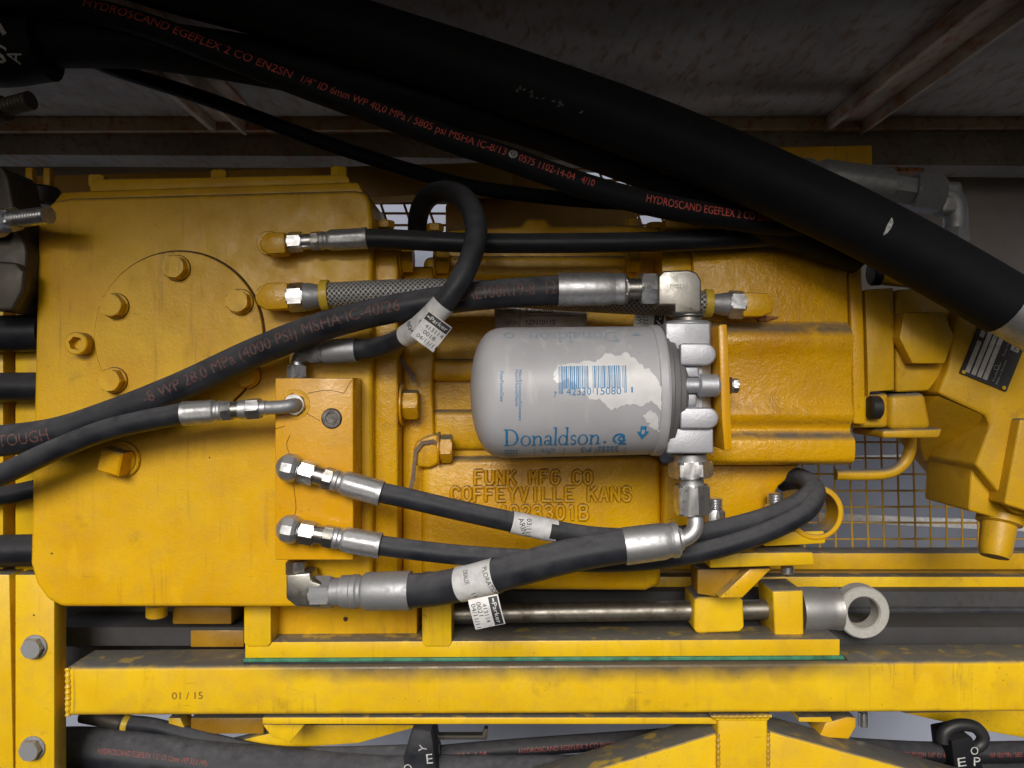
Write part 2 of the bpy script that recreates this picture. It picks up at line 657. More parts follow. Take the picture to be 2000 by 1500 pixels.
def can_mat():
    m, n, b = new_mat('filter_paint')
    c = coords(n)
    big = noise(n, c, 120, 4)
    cs = coords(n, (1.0, 1.0, .10))
    st = noise(n, cs, 20, 3)
    fine = noise(n, c, 4, 3)
    colr = mix(n, ramp(n, big, .35, .7), (.46, .465, .50), (.39, .39, .42))
    colr = mix(n, math_n(n, 'MULTIPLY', ramp(n, st, .55, .68), ramp(n, big, .42, .60, 0, .35)), colr, (.74, .73, .74))
    colr = mix(n, ramp(n, noise(n, c, 8, 2), .70, .75, 0, .35), colr, (.28, .26, .25))
    n.links.new(colr, b.inputs['Base Color'])
    b.inputs['Roughness'].default_value = .42
    bump(n, b, fine, .06, 1)
    return m
M['can'] = can_mat()

def braid_mat():
    m, n, b = new_mat('steel_braid')
    tc = n.nodes.new('ShaderNodeTexCoord')
    outs = []
    for sgn in (1, -1):
        sp = n.nodes.new('ShaderNodeSeparateXYZ')
        n.links.new(tc.outputs['UV'], sp.inputs[0])
        a = math_n(n, 'MULTIPLY', sp.outputs[0], 100 / 9.0)
        bb = math_n(n, 'MULTIPLY', sp.outputs[1], 14.0 * sgn)
        s = math_n(n, 'SINE', math_n(n, 'MULTIPLY', math_n(n, 'ADD', a, bb), 2 * math.pi), 0)
        outs.append(s)
    h = math_n(n, 'MAXIMUM', outs[0], outs[1])
    colr = mix(n, ramp(n, h, .2, .95), (.22, .22, .225), (.62, .62, .63))
    n.links.new(colr, b.inputs['Base Color'])
    b.inputs['Metallic'].default_value = .5
    b.inputs['Roughness'].default_value = .42
    bump(n, b, h, .7, 3)
    return m
M['braid'] = braid_mat()

# ---------------------------------------------------------------- part builders
def hexbolt(parent, name, c, r, h, mat, washer=0, axis=(0, -1, 0), rot=0.0, wmat=None, label=None):
    mb = MB()
    p = V(*c)
    k = K(c[2])
    a = Vector(axis).normalized()
    z = 0
    if washer:
        mb.cyl(p, a, washer * k, 4 * k, 36, 1)
        z = 4 * k
    mb.hexbody(p + a * z, a, r * k, h * k, rot)
    o = mb.build(name, mat, parent, label=label)
    return o

def socket_screw(parent, name, c, r, h, mat, axis=(0, -1, 0), inner=None):
    k = K(c[2])
    mb = MB()
    mb.lathe(V(*c), axis, [(0, 0), (0, r * k), (h * k - 2, r * k), (h * k, r * k - 2), (h * k, r * .62 * k, 'h'), (h * k - h * .55 * k, r * .58 * k, 'h'), (h * k - h * .55 * k, 0)], 36, .3, False)
    return mb.build(name, mat, parent)

def chain(root, A, B, segs):
    """pieces in line from A to B; a, b in photo pixels from A"""
    pa, pb = V(*A), V(*B)
    L2 = math.hypot(B[0] - A[0], B[1] - A[1])
    ax = pb - pa
    tot = ax.length
    ax.normalize()
    f = tot / L2
    res = []
    for name, kind, a, b, r, mat in segs:
        mb = MB()
        dd = A[2] + (B[2] - A[2]) * ((a + b) / 2 / L2)
        rr = r * K(dd)
        p0 = pa + ax * a * f
        L = (b - a) * f
        if kind == 'hex':
            mb.hexbody(p0, ax, rr * 1.07, L, R(random.choice((0, 8, 20, 30))))
        elif kind == 'cyl':
            mb.cyl(p0, ax, rr, L)
        elif kind == 'cone':
            mb.lathe(p0, ax, [(0, 0), (0, rr), (L * .25, rr), (L, rr * .8), (L, 0)], 36, 0, False)
        elif kind == 'cone2':
            mb.lathe(p0, ax, [(0, 0), (0, rr * .8), (L * .75, rr), (L, rr), (L, 0)], 36, 0, False)
        elif kind == 'flare':
            mb.lathe(p0, ax, [(0, 0), (0, rr), (L * .45, rr), (L * .72, rr * .9), (L * .9, rr * .92), (L, rr * .97), (L, 0)], 48, 0, False)
        elif kind == 'ferrule':       # crimped, open end towards B
            mb.lathe(p0, ax, [(0, 0), (0, rr * .80), (L * .03, rr * .86), (L * .09, rr * .86), (L * .12, rr * .80), (L * .17, rr * .80), (L * .22, rr * .93), (L * .27, rr * .96, 'k'),
                              (L * .88, rr * .97, 'k'), (L * .93, rr), (L * .99, rr * 1.02), (L, rr * .98), (L, rr * .88), (L * .9, rr * .86), (L * .9, 0)], 48, 0, False)
        elif kind == 'ferrule2':      # open end towards A
            mb.lathe(p0, ax, [(L * .1, 0), (L * .1, rr * .86), (0, rr * .88), (0, rr * .98), (L * .01, rr * 1.02), (L * .07, rr), (L * .12, rr * .97, 'k'), (L * .73, rr * .96, 'k'),
                              (L * .78, rr * .93), (L * .83, rr * .80), (L * .88, rr * .80), (L * .91, rr * .86), (L * .97, rr * .86), (L, rr * .8), (L, 0)], 48, 0, False)
        elif kind == 'smooth':
            mb.lathe(p0, ax, [(0, 0), (0, rr * .84), (L * .04, rr * .9), (L * .12, rr * .9), (L * .15, rr * .82), (L * .2, rr * .82), (L * .25, rr * .97), (L * .3, rr),
                              (L * .98, rr * 1.02), (L, rr), (L, rr * .9), (L * .92, rr * .88), (L * .92, 0)], 48, 0, False)
        elif kind == 'smooth2':
            mb.lathe(p0, ax, [(L * .08, 0), (L * .08, rr * .88), (0, rr * .9), (0, rr), (L * .02, rr * 1.02), (L * .7, rr), (L * .75, rr * .97), (L * .8, rr * .93), (L * .83, rr * .9), (L * .88, rr * .97),
                              (L * .96, rr * .97), (L, rr * .85), (L, 0)], 48, 0, False)
        res.append(mb.build(name, mat, root))
    return res

def hose_tube(root, pts, r, mat, name='tube', step=6):
    p = Path(pts, r, step)
    o = MB().tube(p).build(name, mat, root)
    return p, o

def hose_text(parent, path, s, px, h, mat, th0=0.0, w=None, bold=.012, name='lettering', flip=1, off=.5):
    if w is not None:
        w = path.s_at_px(px + w) - path.s_at_px(px)
    h = h * K(path.at(path.s_at_px(px))[0].y)
    F = Flat().text(s, 0, -h / 2, h, w, bold)
    F.cut(h / 4, 14)
    MB().flat(F, path.mapper(path.s_at_px(px), th0, off, flip)).build(name, mat, parent)

def bezl(parent, name, mat, F, fn):
    return MB().flat(F.done(), fn).build(name, mat, parent)

# ================================================================ SETTING
# far wall, roof deck and its ribs, rear cross beam
o = MB().prism([(-3200, -2600), (5200, -2600), (5200, 3600), (-3200, 3600)], 1900, 1930, 0).build('back_wall', M['wall'])
tag(o, 'pale blue-grey wall far behind the machine, seen through gaps and mesh', 'wall')

t = thing('roof_deck', 'dark grey steel deck with rusty ribs overhanging the yellow machine', 'steel deck', (1000, 200, 700))
def slab(mb, x0, x1, d0, d1, z0, z1, bev=1.0):
    vs = [(x0, d0, z0), (x1, d0, z0), (x1, d1, z0), (x0, d1, z0), (x0, d0, z1), (x1, d0, z1), (x1, d1, z1), (x0, d1, z1)]
    mb.solid(vs, [(0, 1, 2, 3), (4, 5, 6, 7), (0, 1, 5, 4), (1, 2, 6, 5), (2, 3, 7, 6), (3, 0, 4, 7)], bev)
    return mb
slab(MB(), -2600, 2600, -1480, 1150, 752, 764).build('panel', M['deck'], t)  # kept closed at left, run out of view in front, to shade the top
for xc, wd in ((962, 82), (-780, 70), (2100, 82), (-1900, 82)):
    mb = MB()
    slab(mb, xc - wd, xc - wd + 16, -1480, 700, 712, 751, 2)
    slab(mb, xc - wd + 16.5, xc + 20, -1480, 700, 738, 750.5, 2)
    slab(mb, xc + 20.5, xc + 30, -1480, 700, 704, 751, 2)
    slab(mb, xc + 30.5, xc + wd, -1480, 700, 745, 751, 1)
    mb.build('rib', M['rib'], t)
mb = MB().prism([(-500, 215), (700, 205), (2500, 220), (2500, 248), (-500, 258)], 690, 760, 2)
mb.build('edge_strip', M['rib'], t)

t = thing('cross_beam', 'dull grey-brown steel beam running behind the machine under the deck', 'steel beam', (1000, 300, 720))
MB().prism([(-500, 250), (700, 252), (1300, 240), (2500, 245), (2500, 330), (1300, 318), (700, 306), (-500, 300)], 724, 850, 4).build('web', M['beam'], t)
MB().prism([(1500, 322), (1805, 327), (1805, 335), (1500, 331)], 700, 724, 1.5).build('orange_lit_lip', M['rust'], t)  # rust-coloured strip; the orange light on the lip is in its colour

o = MB().prism([(1640, 180), (2400, 180), (2400, 600), (1640, 600)], 1000, 1010, 2).build('added_dim_sheet', M['sheet'])  # added sheet that keeps the background dim behind the hose end
tag(o, 'added grey sheet standing in for the dim background at the upper right', 'sheet', 'added sheets for the dim background')
o = MB().prism([(-500, 180), (690, 180), (690, 420), (-500, 420)], 1000, 1010, 2).build('added_dim_sheet', M['sheet'])  # second added sheet, darkens the slit behind the casing top
tag(o, 'added grey sheet dimming the slit above the big casing', 'sheet', 'added sheets for the dim background')
# ---------------------------------------------------------------- frame
t = thing('frame_beam', 'long lemon yellow box beam across the bottom, marked in brown', 'frame beam', (1000, 1400, -20))
MB().prism([(127, 1303), (2100, 1290), (2100, 1391), (127, 1399)], 50, 160, 9, 4).build('box_section', M['beam_paint'], t)
MB().box(512, 1401, 1402, 1415, 66, 150, 3).build('bottom_flange', M['frame'], t)
F = Flat().text('01 / 15', 0, 0, 15, 62, -.005)
MB().flat(F.done(), plane_map(V(336, 1366, 50), (1, 0, .02), (0, 0, 1), .5)).build('marking', M['mark'], t)
mb = MB()
mb.box(1402, 1398, 1500, 1560, 54, 156, 6, 3)
mb.prism([(1386, 1398), (1508, 1398), (1500, 1408), (1402, 1408)], 51, 156, 2)
mb.build('stub_post', M['frame'], t)
MB().prism([(1401, 1431), (1401, 1700), (520, 1700)], 60, 152, 6, 3).build('brace', M['frame'], t)
MB().prism([(1501, 1427), (2500, 1700), (1501, 1700)], 60, 156, 6, 3).build('brace', M['frame'], t)

def weld(pts, r, parent):
    pp = Path(pts, r, 2)
    pp.r = [q * (1 + .16 * math.sin(i * 1.1) + rnd0.uniform(-.08, .08)) for i, q in enumerate(pp.r)]
    MB().tube(pp, 12).build('weld_bead', M['beam_paint'], parent)
rnd0 = random.Random(5)
weld([(133, 1304, 52), (133, 1350, 49), (133, 1398, 52)], 5, t)
weld([(1392, 1399, 52), (1450, 1399, 50), (1506, 1398, 52)], 4, t)
weld([(1403, 1432, 58), (1403, 1480, 56), (1403, 1530, 56)], 4, t)
weld([(1500, 1430, 58), (1500, 1480, 56), (1500, 1530, 56)], 4, t)

t = thing('corner_post', 'yellow bolted post at the lower left, grooved along its left side', 'frame post', (60, 1500, 40))
MB().prism([(29, 1122), (106, 1122), (106, 1600), (29, 1600)], 40, 85, 3).build('flange', M['frame'], t)
MB().prism([(29, 560), (103, 560), (103, 1140), (29, 1140)], 88, 130, 3).build('upper_flange', M['frame'], t)
MB().prism([(-80, 1122), (18, 1122), (28, 1600), (-80, 1600)], 40, 100, 3).build('rear_flange', M['frame'], t)
MB().box(-20, 1125, 60, 1600, 62, 84, 0).build('groove', M['brown'], t)
MB().prism([(-80, 560), (6, 560), (6, 1140), (-80, 1140)], 88, 130, 3).build('upper_rear_flange', M['frame'], t)
MB().box(-20, 560, 60, 1140, 132, 150, 0).build('upper_groove', M['brown'], t)
for c in ((69, 1263, 40), (65, 1461, 40)):
    hexbolt(t, 'bolt', c, 20.5, 13, M['ferrule_grey'], 24, rot=.5)
F = Flat()

t = thing('base_plate', 'yellow mounting plate on a green shim, lying on the long beam', 'mounting plate', (1000, 1290, 0))
MB().prism([(478, 1254), (1641, 1248), (1641, 1281), (478, 1286)], 66, 158, 3).build('plate', M['frame'], t)
MB().prism([(475, 1287), (1648, 1282), (1650, 1289), (475, 1294)], 63, 158, 1).build('shim', M['green'], t)
MB().prism([(475, 1294.4), (1658, 1289.4), (1658, 1293), (475, 1298.4)], 59, 158, .5).build('black_strip', M['black'], t)  # thin black strip along the underside of the shim

t = thing('pan', 'shallow yellow pan with one small hole between two short posts', 'pan', (675, 1250, 30))
MB().prism([(530, 1120), (815, 1120), (815, 1247), (548, 1247), (536, 1240), (530, 1225)], 118, 200, 5).build('tray', M['case'], t)
MB().cyl(V(675, 1209, 117.6), (0, -1, 0), 5, .6, 20, .1).build('hole', M['dirt'], t)  # dark disc on the face, painted for the shade inside the hole
for nm, x0, x1, lab in (('a', 476, 529, 'short yellow post left of the shallow pan'), ('b', 824, 882, 'short stained yellow post right of the shallow pan')):
    o = MB().prism([(x0, 1120), (x1, 1120), (x1, 1256), (x1 - 6, 1263), (x0 + 6, 1263), (x0, 1256)], 60, 140, 3).build('support_post', M['frame'])
    tag(o, lab, 'post', 'short posts on the mounting plate')

t = thing('inner_channel', 'dark steel channel with black rubber strip behind the piston rod, with added dark fill under the casing', 'steel channel', (1100, 1250, 260))
mb = MB()
mb.box(60, 1155, 2200, 1264, 330, 420, 4)
mb.box(60, 1256, 900, 1330, 335, 415, 2)  # added dark fill for the shaded gap under the casing
mb.box(100, 1225, 2200, 1262, 190, 330, 2)
mb.build('web', M['channel'], t)
MB().box(870, 1191, 2200, 1248, 300, 329, 4).build('rubber_strip', M['rubber_dusty'], t)
o = MB().box(130, 1150, 480, 1262, 310, 328, 2).build('dark_gap_fill', M['black'], t)  # added black panel standing in for the dark gap under the casing

o = MB().box(372, 1231, 476, 1264, 180, 240, 2).build('cross_bar', M['brown'])  # yellow bar with its shadow put into the paint colour
tag(o, 'short yellow bar, painted shadow-dark, left of the short posts, low under the casing', 'bar')
t = thing('drain_fitting', 'small yellow drain plug under the big casing', 'drain plug', (305, 1200, 120))
MB().cyl(V(306, 1180, 150), (0, 0, -1), 22, 28, 24, 3).build('plug', M['case'], t)
MB().box(336, 1185, 452, 1220, 180, 260, 4).build('boss', M['brown'], t)
o = MB().cyl(V(352, 1225, 250), (0, 0, -1), 8, 40, 20, 1).build('stud', M['ferrule_grey'])
tag(o, 'small dim steel stud in the dark gap below the big casing', 'stud')

# guard rails and wire mesh
t = thing('guard_rail', 'pair of scuffed yellow rails running right below the wire mesh', 'rail', (1640, 1160, 350))
MB().box(1250, 1080, 2200, 1113, 380, 450, 4).build('upper_rail', M['pump'], t)
MB().box(1250, 1126, 2200, 1161, 372, 450, 4).build('lower_rail', M['frame'], t)
MB().box(1250, 1100, 2200, 1140, 410, 448, 1).build('groove', M['brown'], t)

def mesh_guard(name, label, x0, x1, y0, y1, d, sx, sy, r, mat, slant=0.0, x_off=0):
    t = thing(name, label, 'wire mesh', ((x0 + x1) / 2, y1, d), 'wire mesh guards')
    mb = MB()
    x = x0 + x_off
    while x <= x1:
        jt = random.uniform(-1.6, 1.6)
        a, b = V(x + jt, y0, d), V(x + slant * (y1 - y0) - jt, y1, d + random.uniform(0, 3))
        mb.cyl(a, b - a, r, (b - a).length, 8, .3)
        x += sx
    y = y0
    while y <= y1:
        jt = random.uniform(-1.8, 1.8)
        a, b = V(x0, y + jt, d + 2 * r * .9), V(x1, y - jt, d + 2 * r * .9)
        mb.cyl(a, b - a, r, (b - a).length, 8, .3)
        y += sy
    mb.build('mesh', mat, t)
    return t
mesh_guard('wire_guard', 'square yellow wire mesh at the right, below the pump', 1560, 2150, 832, 1082, 470, 31, 31.5, 2.7, M['mesh'], .02, 6)
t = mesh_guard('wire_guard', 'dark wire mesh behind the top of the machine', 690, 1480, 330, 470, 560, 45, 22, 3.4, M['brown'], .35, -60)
o = MB().prism([(1600, 1003), (2150, 1024), (2150, 1046), (1600, 1018)], 900, 920, 2).build('white_pipe', M['white_pipe'])
tag(o, 'long white bar beyond the yellow mesh, the lower one', 'bar', 'white bars beyond the mesh')
o = MB().prism([(1560, 893), (1860, 886), (1860, 893), (1560, 903)], 900, 915, 2).build('white_pipe', M['white_pipe'])
tag(o, 'thin white bar beyond the yellow mesh, level with the handle tube', 'bar', 'white bars beyond the mesh')

# rear yellow frame
t = thing('rear_rail', 'dark amber yellow rail along the back edge behind the casing', 'rail', (500, 345, 400))
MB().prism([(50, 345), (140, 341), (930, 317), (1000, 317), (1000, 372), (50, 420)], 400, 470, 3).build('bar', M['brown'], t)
o = MB().prism([(930, 345), (1010, 330), (1245, 368), (1245, 470), (870, 470), (870, 400)], 500, 540, 5).build('shaded_panelling', M['brown'])  # yellow housing panel; the shadow on it is in its colour
tag(o, 'yellow panel painted shadow-dark behind the central casing, under the black hoses', 'panel')
o = MB().prism([(1500, 287), (1704, 283), (1705, 325), (1500, 330)], 480, 560, 4).build('rear_block', M['case'])
tag(o, 'yellow block end under the deck at the upper right', 'block')

# ================================================================ BIG CASING (left)
t = thing('gear_casing', 'big yellow gear casing with a round bolted cover at the left', 'gear casing', (390, 1187, 0))
body = MB().prism([(73, 440), (84, 408), (106, 391), (140, 386), (690, 371), (712, 374), (722, 390), (727, 430), (727, 1150), (722, 1178), (706, 1187),
                   (120, 1186), (92, 1172), (70, 1142), (58, 1100)], 0, 400, 27, 6).build('body', M['case'], t)
cv = MB().cyl(V(352, 656, 2), (0, -1, 0), 164, 9, 96, 1.5).build('cover_plate', M['case'], t)
MB().lathe(V(352, 656, .2), (0, -1, 0), [(0, 162), (0, 167.2), (.9, 167.2), (.9, 162)], 96, 0, False).build('cover_seam', M['dirt'], t)
for i, c in enumerate(((347, 524), (227, 598), (470, 590), (224, 743), (484, 733))):
    hexbolt(cv, 'bolt', (c[0], c[1], -7), 23.5, 20, M['case'], 25, rot=.3 + .4 * i)
    MB().lathe(V(c[0], c[1], -7.2), (0, -1, 0), [(0, 22), (0, 26), (.6, 26), (.6, 22)], 40, 0, False).build('bolt_seam', M['dirt'], cv)
socket_screw(t, 'socket_screw', (164, 672, 2), 22, 30, M['case'])
plug = MB()
p = V(240, 897, 1)
plug.cyl(p, (0, -1, 0), 36, 8, 40, 2)
plug.lathe(p + Vector((0, -8, 0)), (-.12, -1, -.05), [(0, 0), (0, 29), (3, 32, 's'), (34, 32, 's'), (37, 27, 's'), (37, 0)], 40, .55, False)
plug.build('drain_plug', M['cast'], t)
mb = MB().prism([(175, 350), (660, 341), (676, 342), (683, 349), (683, 358), (175, 376)], 70, 330, 4)
mb.prism([(120, 374), (700, 355), (712, 380), (100, 398)], 60, 360, 6)
mb.build('top_plate', M['case'], t)
for c in ((192, 366, 110), (430, 357, 110), (663, 350, 110)):
    hexbolt(t, 'bolt', c, 17, 22, M['case'], 0, (0, 0, 1))
# forged yellow elbows screwed into the casing
def elbow_port(px, py, d, name='elbow_fitting', s=1.0, mirror=1):
    q = lambda a, b: (px + a * s * mirror, py + b * s)
    mb = MB()
    mb.prism([q(-24, -4), q(-10, -22), q(24, -23), q(26, 18), q(-8, 20), q(-22, 12)], d - 22, d + 22, 3, 2)
    mb.cyl(V(*q(-4, 0), d + 10), (0, 1, 0), 19, -d - 8, 28, 1)
    mb.cyl(V(*q(-4, 0), 2), (0, -1, 0), 24, 9, 28, 1.5)
    return mb.build(name, M['cast'], t)
elbow_port(531, 476, -42)
elbow_port(530, 580, -44, s=1.25)

# ---------------------------------------------------------------- manifold block
t = thing('manifold_block', 'yellow rectangular valve block with cracked paint on the big casing', 'valve block', (612, 1095, 0))
MB().box(537, 738, 690, 1094, -86, -1, 3, 3).build('block', M['block'], t)
socket_screw(t, 'socket_screw', (648, 817, -86), 20, 5, M['socket'])
def crack(pts, w=1.0):
    p = Path([(x, y, -86.6, w) for x, y in pts], w, 3)
    return p
mb = MB()
for pts in (((566, 850), (560, 870), (570, 900), (572, 935), (578, 990), (574, 1010)), ((600, 768), (640, 762), (672, 768)), ((672, 768), (682, 750), (688, 742)), ((553, 770), (560, 782)),
            ((595, 805), (625, 822)), ((537, 838), (556, 832)), ((585, 1040), (640, 1066), (688, 1060))):
    mb.tube(crack(pts, .5), 6)
mb.build('paint_crack', M['dirt'], t)
for c in ((576, 790), (571, 916), (570, 1035)):
    MB().lathe(V(c[0], c[1], -86.2), (0, -1, 0), [(0, 22), (0, 28), (1, 27.5), (1, 22)], 40, 0, False).build('port_ring', M['cast'], t)
    MB().hexbody(V(c[0], c[1], -86), (0, -1, 0), 21, 9, .2).build('port_nut', M['zinc'], t)
chain(t, (580, 738, -45), (580, 700, -45), [('port_nut', 'hex', 0, 25, 19, M['zinc'])])

# ================================================================ CENTRAL CASING
t = thing('central_casing', 'yellow cast casing with raised maker lettering behind the grey filter', 'cast casing', (1060, 1155, 100))
mb = MB()
mb.box(826, 500, 1292, 1150, 130, 460, 16, 4)
mb.prism([(850, 470), (880, 446), (1018, 440), (1028, 424), (1066, 424), (1076, 440), (1230, 438), (1290, 444), (1290, 560), (850, 560)], 118, 420, 10, 4)
mb.box(846, 498, 1240, 546, 100, 200, 12, 4)
mb.box(840, 700, 960, 745, 105, 200, 14, 4)
mb.box(840, 800, 1000, 880, 112, 200, 16, 4)
mb.prism([(822, 920), (840, 896), (1270, 888), (1292, 900), (1292, 1125), (1284, 1146), (1262, 1155), (850, 1152), (826, 1140), (822, 1120)], 78, 300, 14, 4)
mb.build('body', M['cast'], t)
GL = {'F': [[(0, 0), (0, 6), (4, 6)], [(0, 3.1), (3, 3.1)]], 'U': [[(0, 6), (0, 1.6), (.7, .4), (2, 0), (3.3, .4), (4, 1.6), (4, 6)]], 'N': [[(0, 0), (0, 6), (4, 0), (4, 6)]],
      'K': [[(0, 0), (0, 6)], [(4, 6), (.2, 2.6)], [(1.4, 3.6), (4, 0)]], 'M': [[(0, 0), (0, 6), (2, 2.4), (4, 6), (4, 0)]],
      'G': [[(4, 5), (3.2, 5.8), (2, 6), (.8, 5.6), (0, 4.4), (0, 1.6), (.8, .4), (2, 0), (3.2, .4), (4, 1.4), (4, 2.8), (2.4, 2.8)]],
      'C': [[(4, 4.8), (3.2, 5.7), (2, 6), (.8, 5.6), (0, 4.4), (0, 1.6), (.8, .4), (2, 0), (3.2, .3), (4, 1.2)]],
      'O': [[(2, 6), (.8, 5.6), (0, 4.4), (0, 1.6), (.8, .4), (2, 0), (3.2, .4), (4, 1.6), (4, 4.4), (3.2, 5.6), (2, 6)]],
      'E': [[(4, 6), (0, 6), (0, 0), (4, 0)], [(0, 3.1), (3, 3.1)]], 'Y': [[(0, 6), (2, 3), (4, 6)], [(2, 3), (2, 0)]], 'V': [[(0, 6), (2, 0), (4, 6)]],
      'I': [[(2, 0), (2, 6)]], 'L': [[(0, 6), (0, 0), (4, 0)]], 'A': [[(0, 0), (2, 6), (4, 0)], [(.7, 2), (3.3, 2)]],
      'S': [[(3.8, 5), (3, 5.8), (2, 6), (.8, 5.7), (.1, 4.7), (.6, 3.6), (2, 3.1), (3.4, 2.6), (4, 1.5), (3.2, .3), (2, 0), (.9, .2), (.1, 1.1)]],
      '4': [[(3, 0), (3, 6), (0, 2), (4, 2)]], '9': [[(3.9, 4), (3.2, 2.8), (2, 2.4), (.7, 2.9), (.1, 4.2), (.7, 5.5), (2, 6), (3.3, 5.5), (3.9, 4), (3.7, 1.6), (2.8, .3), (1.2, 0)]],
      '2': [[(.2, 4.8), (.9, 5.7), (2, 6), (3.3, 5.6), (3.9, 4.4), (3.2, 3), (0, 0), (4, 0)]],
      '3': [[(.2, 5.2), (1, 5.8), (2, 6), (3.3, 5.6), (3.7, 4.6), (3.1, 3.5), (1.8, 3.2)], [(1.8, 3.2), (3.4, 2.8), (4, 1.6), (3.3, .4), (2, 0), (.8, .2), (.1, 1)]],
      '0': [[(2, 6), (.8, 5.6), (.2, 4.4), (.2, 1.6), (.8, .4), (2, 0), (3.2, .4), (3.8, 1.6), (3.8, 4.4), (3.2, 5.6), (2, 6)]], '1': [[(1, 5), (2.2, 6), (2.2, 0)]],
      'B': [[(0, 0), (0, 6), (2.6, 6), (3.6, 5.4), (3.6, 3.9), (2.6, 3.2), (0, 3.2)], [(2.6, 3.2), (3.9, 2.4), (3.9, .8), (2.8, 0), (0, 0)]]}

class Poly:
    """straight-segment path for MB.tube"""
    def __init__(self, P, r):
        self.p, self.r = P, [r] * len(P)
        self.s = [0.0]
        for a, b in zip(P, P[1:]):
            self.s.append(self.s[-1] + (b - a).length)
        self.t = [(P[min(len(P) - 1, i + 1)] - P[max(0, i - 1)]).normalized() for i in range(len(P))]

def raised(s, x, y, h, w):
    """cast block lettering: rounded raised strokes, each with a brown rim at its foot painted for shadow edge and dirt"""
    mb, dm = MB(), MB()
    adv = w / (len(s) - .3)
    o = V(x, y, 78)
    for i, ch in enumerate(s):
        for st in GL.get(ch, []):
            P = [o + Vector(((i * adv + q[0] / 4 * adv * .66) * K(78), -2.6, q[1] / 6 * h * K(78))) for q in st]
            for a, b in zip(P, P[1:]):
                e = (b - a).normalized()
                mb.tube(Poly([a - e * 1.4, a, b, b + e * 1.4], 3.7), 12)
                dm.tube(Poly([a + Vector((0, 5.2, 0)), b + Vector((0, 5.2, 0))], 5.6), 10)  # brown rim paints the shadow edge and dirt round each stroke
    mb.build('lettering', M['cast'], t, 60)
    dm.build('lettering_shade_grime', M['letter_shade_grime'], t, 60)
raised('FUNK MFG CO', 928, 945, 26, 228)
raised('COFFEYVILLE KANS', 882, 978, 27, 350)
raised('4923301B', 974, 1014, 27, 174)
# flanges and their bolts
MB().box(730, 446, 777, 1150, 30, 160, 6, 3).build('flange', M['cast'], t)
MB().box(724, 480, 731, 1150, 60, 170, 0).build('gasket', M['gasket'], t)
MB().prism([(786, 520), (846, 520), (850, 640), (844, 760), (850, 900), (846, 1140), (786, 1140)], 95, 200, 6, 3).build('flange', M['cast'], t)
MB().box(778, 700, 787, 1145, 110, 190, 0).build('gasket', M['gasket'], t)
hexbolt(t, 'bolt', (752, 446, 80), 19, 14, M['cast'], 0, (0, 0, 1), .5)
hexbolt(t, 'bolt', (850, 452, 130), 17, 14, M['cast'], 0, (0, 0, 1), .5)
hexbolt(t, 'bolt', (1235, 443, 140), 16, 14, M['cast'], 0, (0, 0, 1), .5)
hexbolt(t, 'bolt', (784, 790, 62), 30, 30, M['cast'], 42, (1, 0, 0), .2)
hexbolt(t, 'bolt', (782, 508, 70), 26, 22, M['cast'], 30, (1, 0, 0), .2)
hexbolt(t, 'bolt', (848, 512, 90), 25, 26, M['cast'], 29, (1, 0, 0), .1)
hexbolt(t, 'bolt', (856, 876, 68), 28, 24, M['cast'], 33, (1, 0, 0), .3)
hexbolt(t, 'bolt', (1222, 512, 90), 22, 22, M['cast'], 26, (1, 0, 0), .1)
mb = MB().prism([(806, 880), (812, 862), (832, 852), (856, 846), (858, 905), (840, 915), (812, 912)], 60, 110, 8, 3)
mb.build('lug', M['cast'], t)
o = MB().prism([(803, 930), (808, 880), (822, 862), (846, 858), (862, 868), (862, 874), (846, 866), (826, 869), (815, 884), (810, 940), (800, 975), (797, 960)], 52, 56, .5)
o.build('torn_gasket', M['gasket'], t)
o = MB().prism([(778, 690), (790, 705), (808, 728), (814, 745), (806, 748), (796, 728), (780, 708)], 54, 58, .5).build('torn_gasket', M['gasket'], t)

# maker's plate riveted to the casing
t = thing('spec_plate', 'engraved silver specification plate above the filter, half hidden by hoses', 'plate', (1055, 645, 95))
MB().box(966, 588, 1146, 652, 96, 117, 1).build('sheet', M['plate'], t)
MB().cyl(V(975, 612, 96), (0, -1, 0), 7, 4, 20, 2).build('rivet', M['ferrule_grey'], t)
F = Flat()
F.text('SPEC', 984, -611, 8, 22).text('YZ06306', 1024, -611, 11, 56).text('SERIAL', 986, -634, 8, 28).text('YZN10115', 1024, -634, 10, 60)
for y in (-617, -598, -640):
    F.rect(1016, y, 1128, y + .8)
F.rect(1015, -640, 1016, -598)
pm = lambda x, y: V(x, -y, 95.6)
MB().flat(F.done(), pm).build('lettering', M['black_ink'], t)

# ================================================================ GEAR PUMP HOUSING (right of the filter)
t = thing('pump_housing', 'blocky ridged yellow pump housing right of the filter', 'pump housing', (1480, 905, 0))
prof = [(446, 60), (470, 30), (500, 12), (560, 6), (618, 4), (630, 2), (640, -8), (650, -19), (664, -24), (680, -22), (700, -17), (740, -15), (780, -17), (800, -22), (810, -24),
        (820, -20), (830, -11), (838, -8), (846, -13), (853, -26), (864, -31), (890, -30), (900, -24), (907, -8), (907, 260), (446, 260)]
def smooth_prof(p):
    k = len(p) - 2
    q = []
    for i in range(k - 1):
        p0, p1, p2, p3 = p[max(0, i - 1)], p[i], p[i + 1], p[min(k - 1, i + 2)]
        for j in range(4):
            u = j / 4
            q.append(tuple(.5 * (2 * p1[a] + (p2[a] - p0[a]) * u + (2 * p0[a] - 5 * p1[a] + 4 * p2[a] - p3[a]) * u * u + (3 * p1[a] - p0[a] - 3 * p2[a] + p3[a]) * u ** 3) for a in (0, 1)))
    return q + p[k - 1:]
prof = smooth_prof(prof)
MB().sweep_x(prof, 1356, 1658, 0, 2).build('body', M['lumpy'], t, 50)
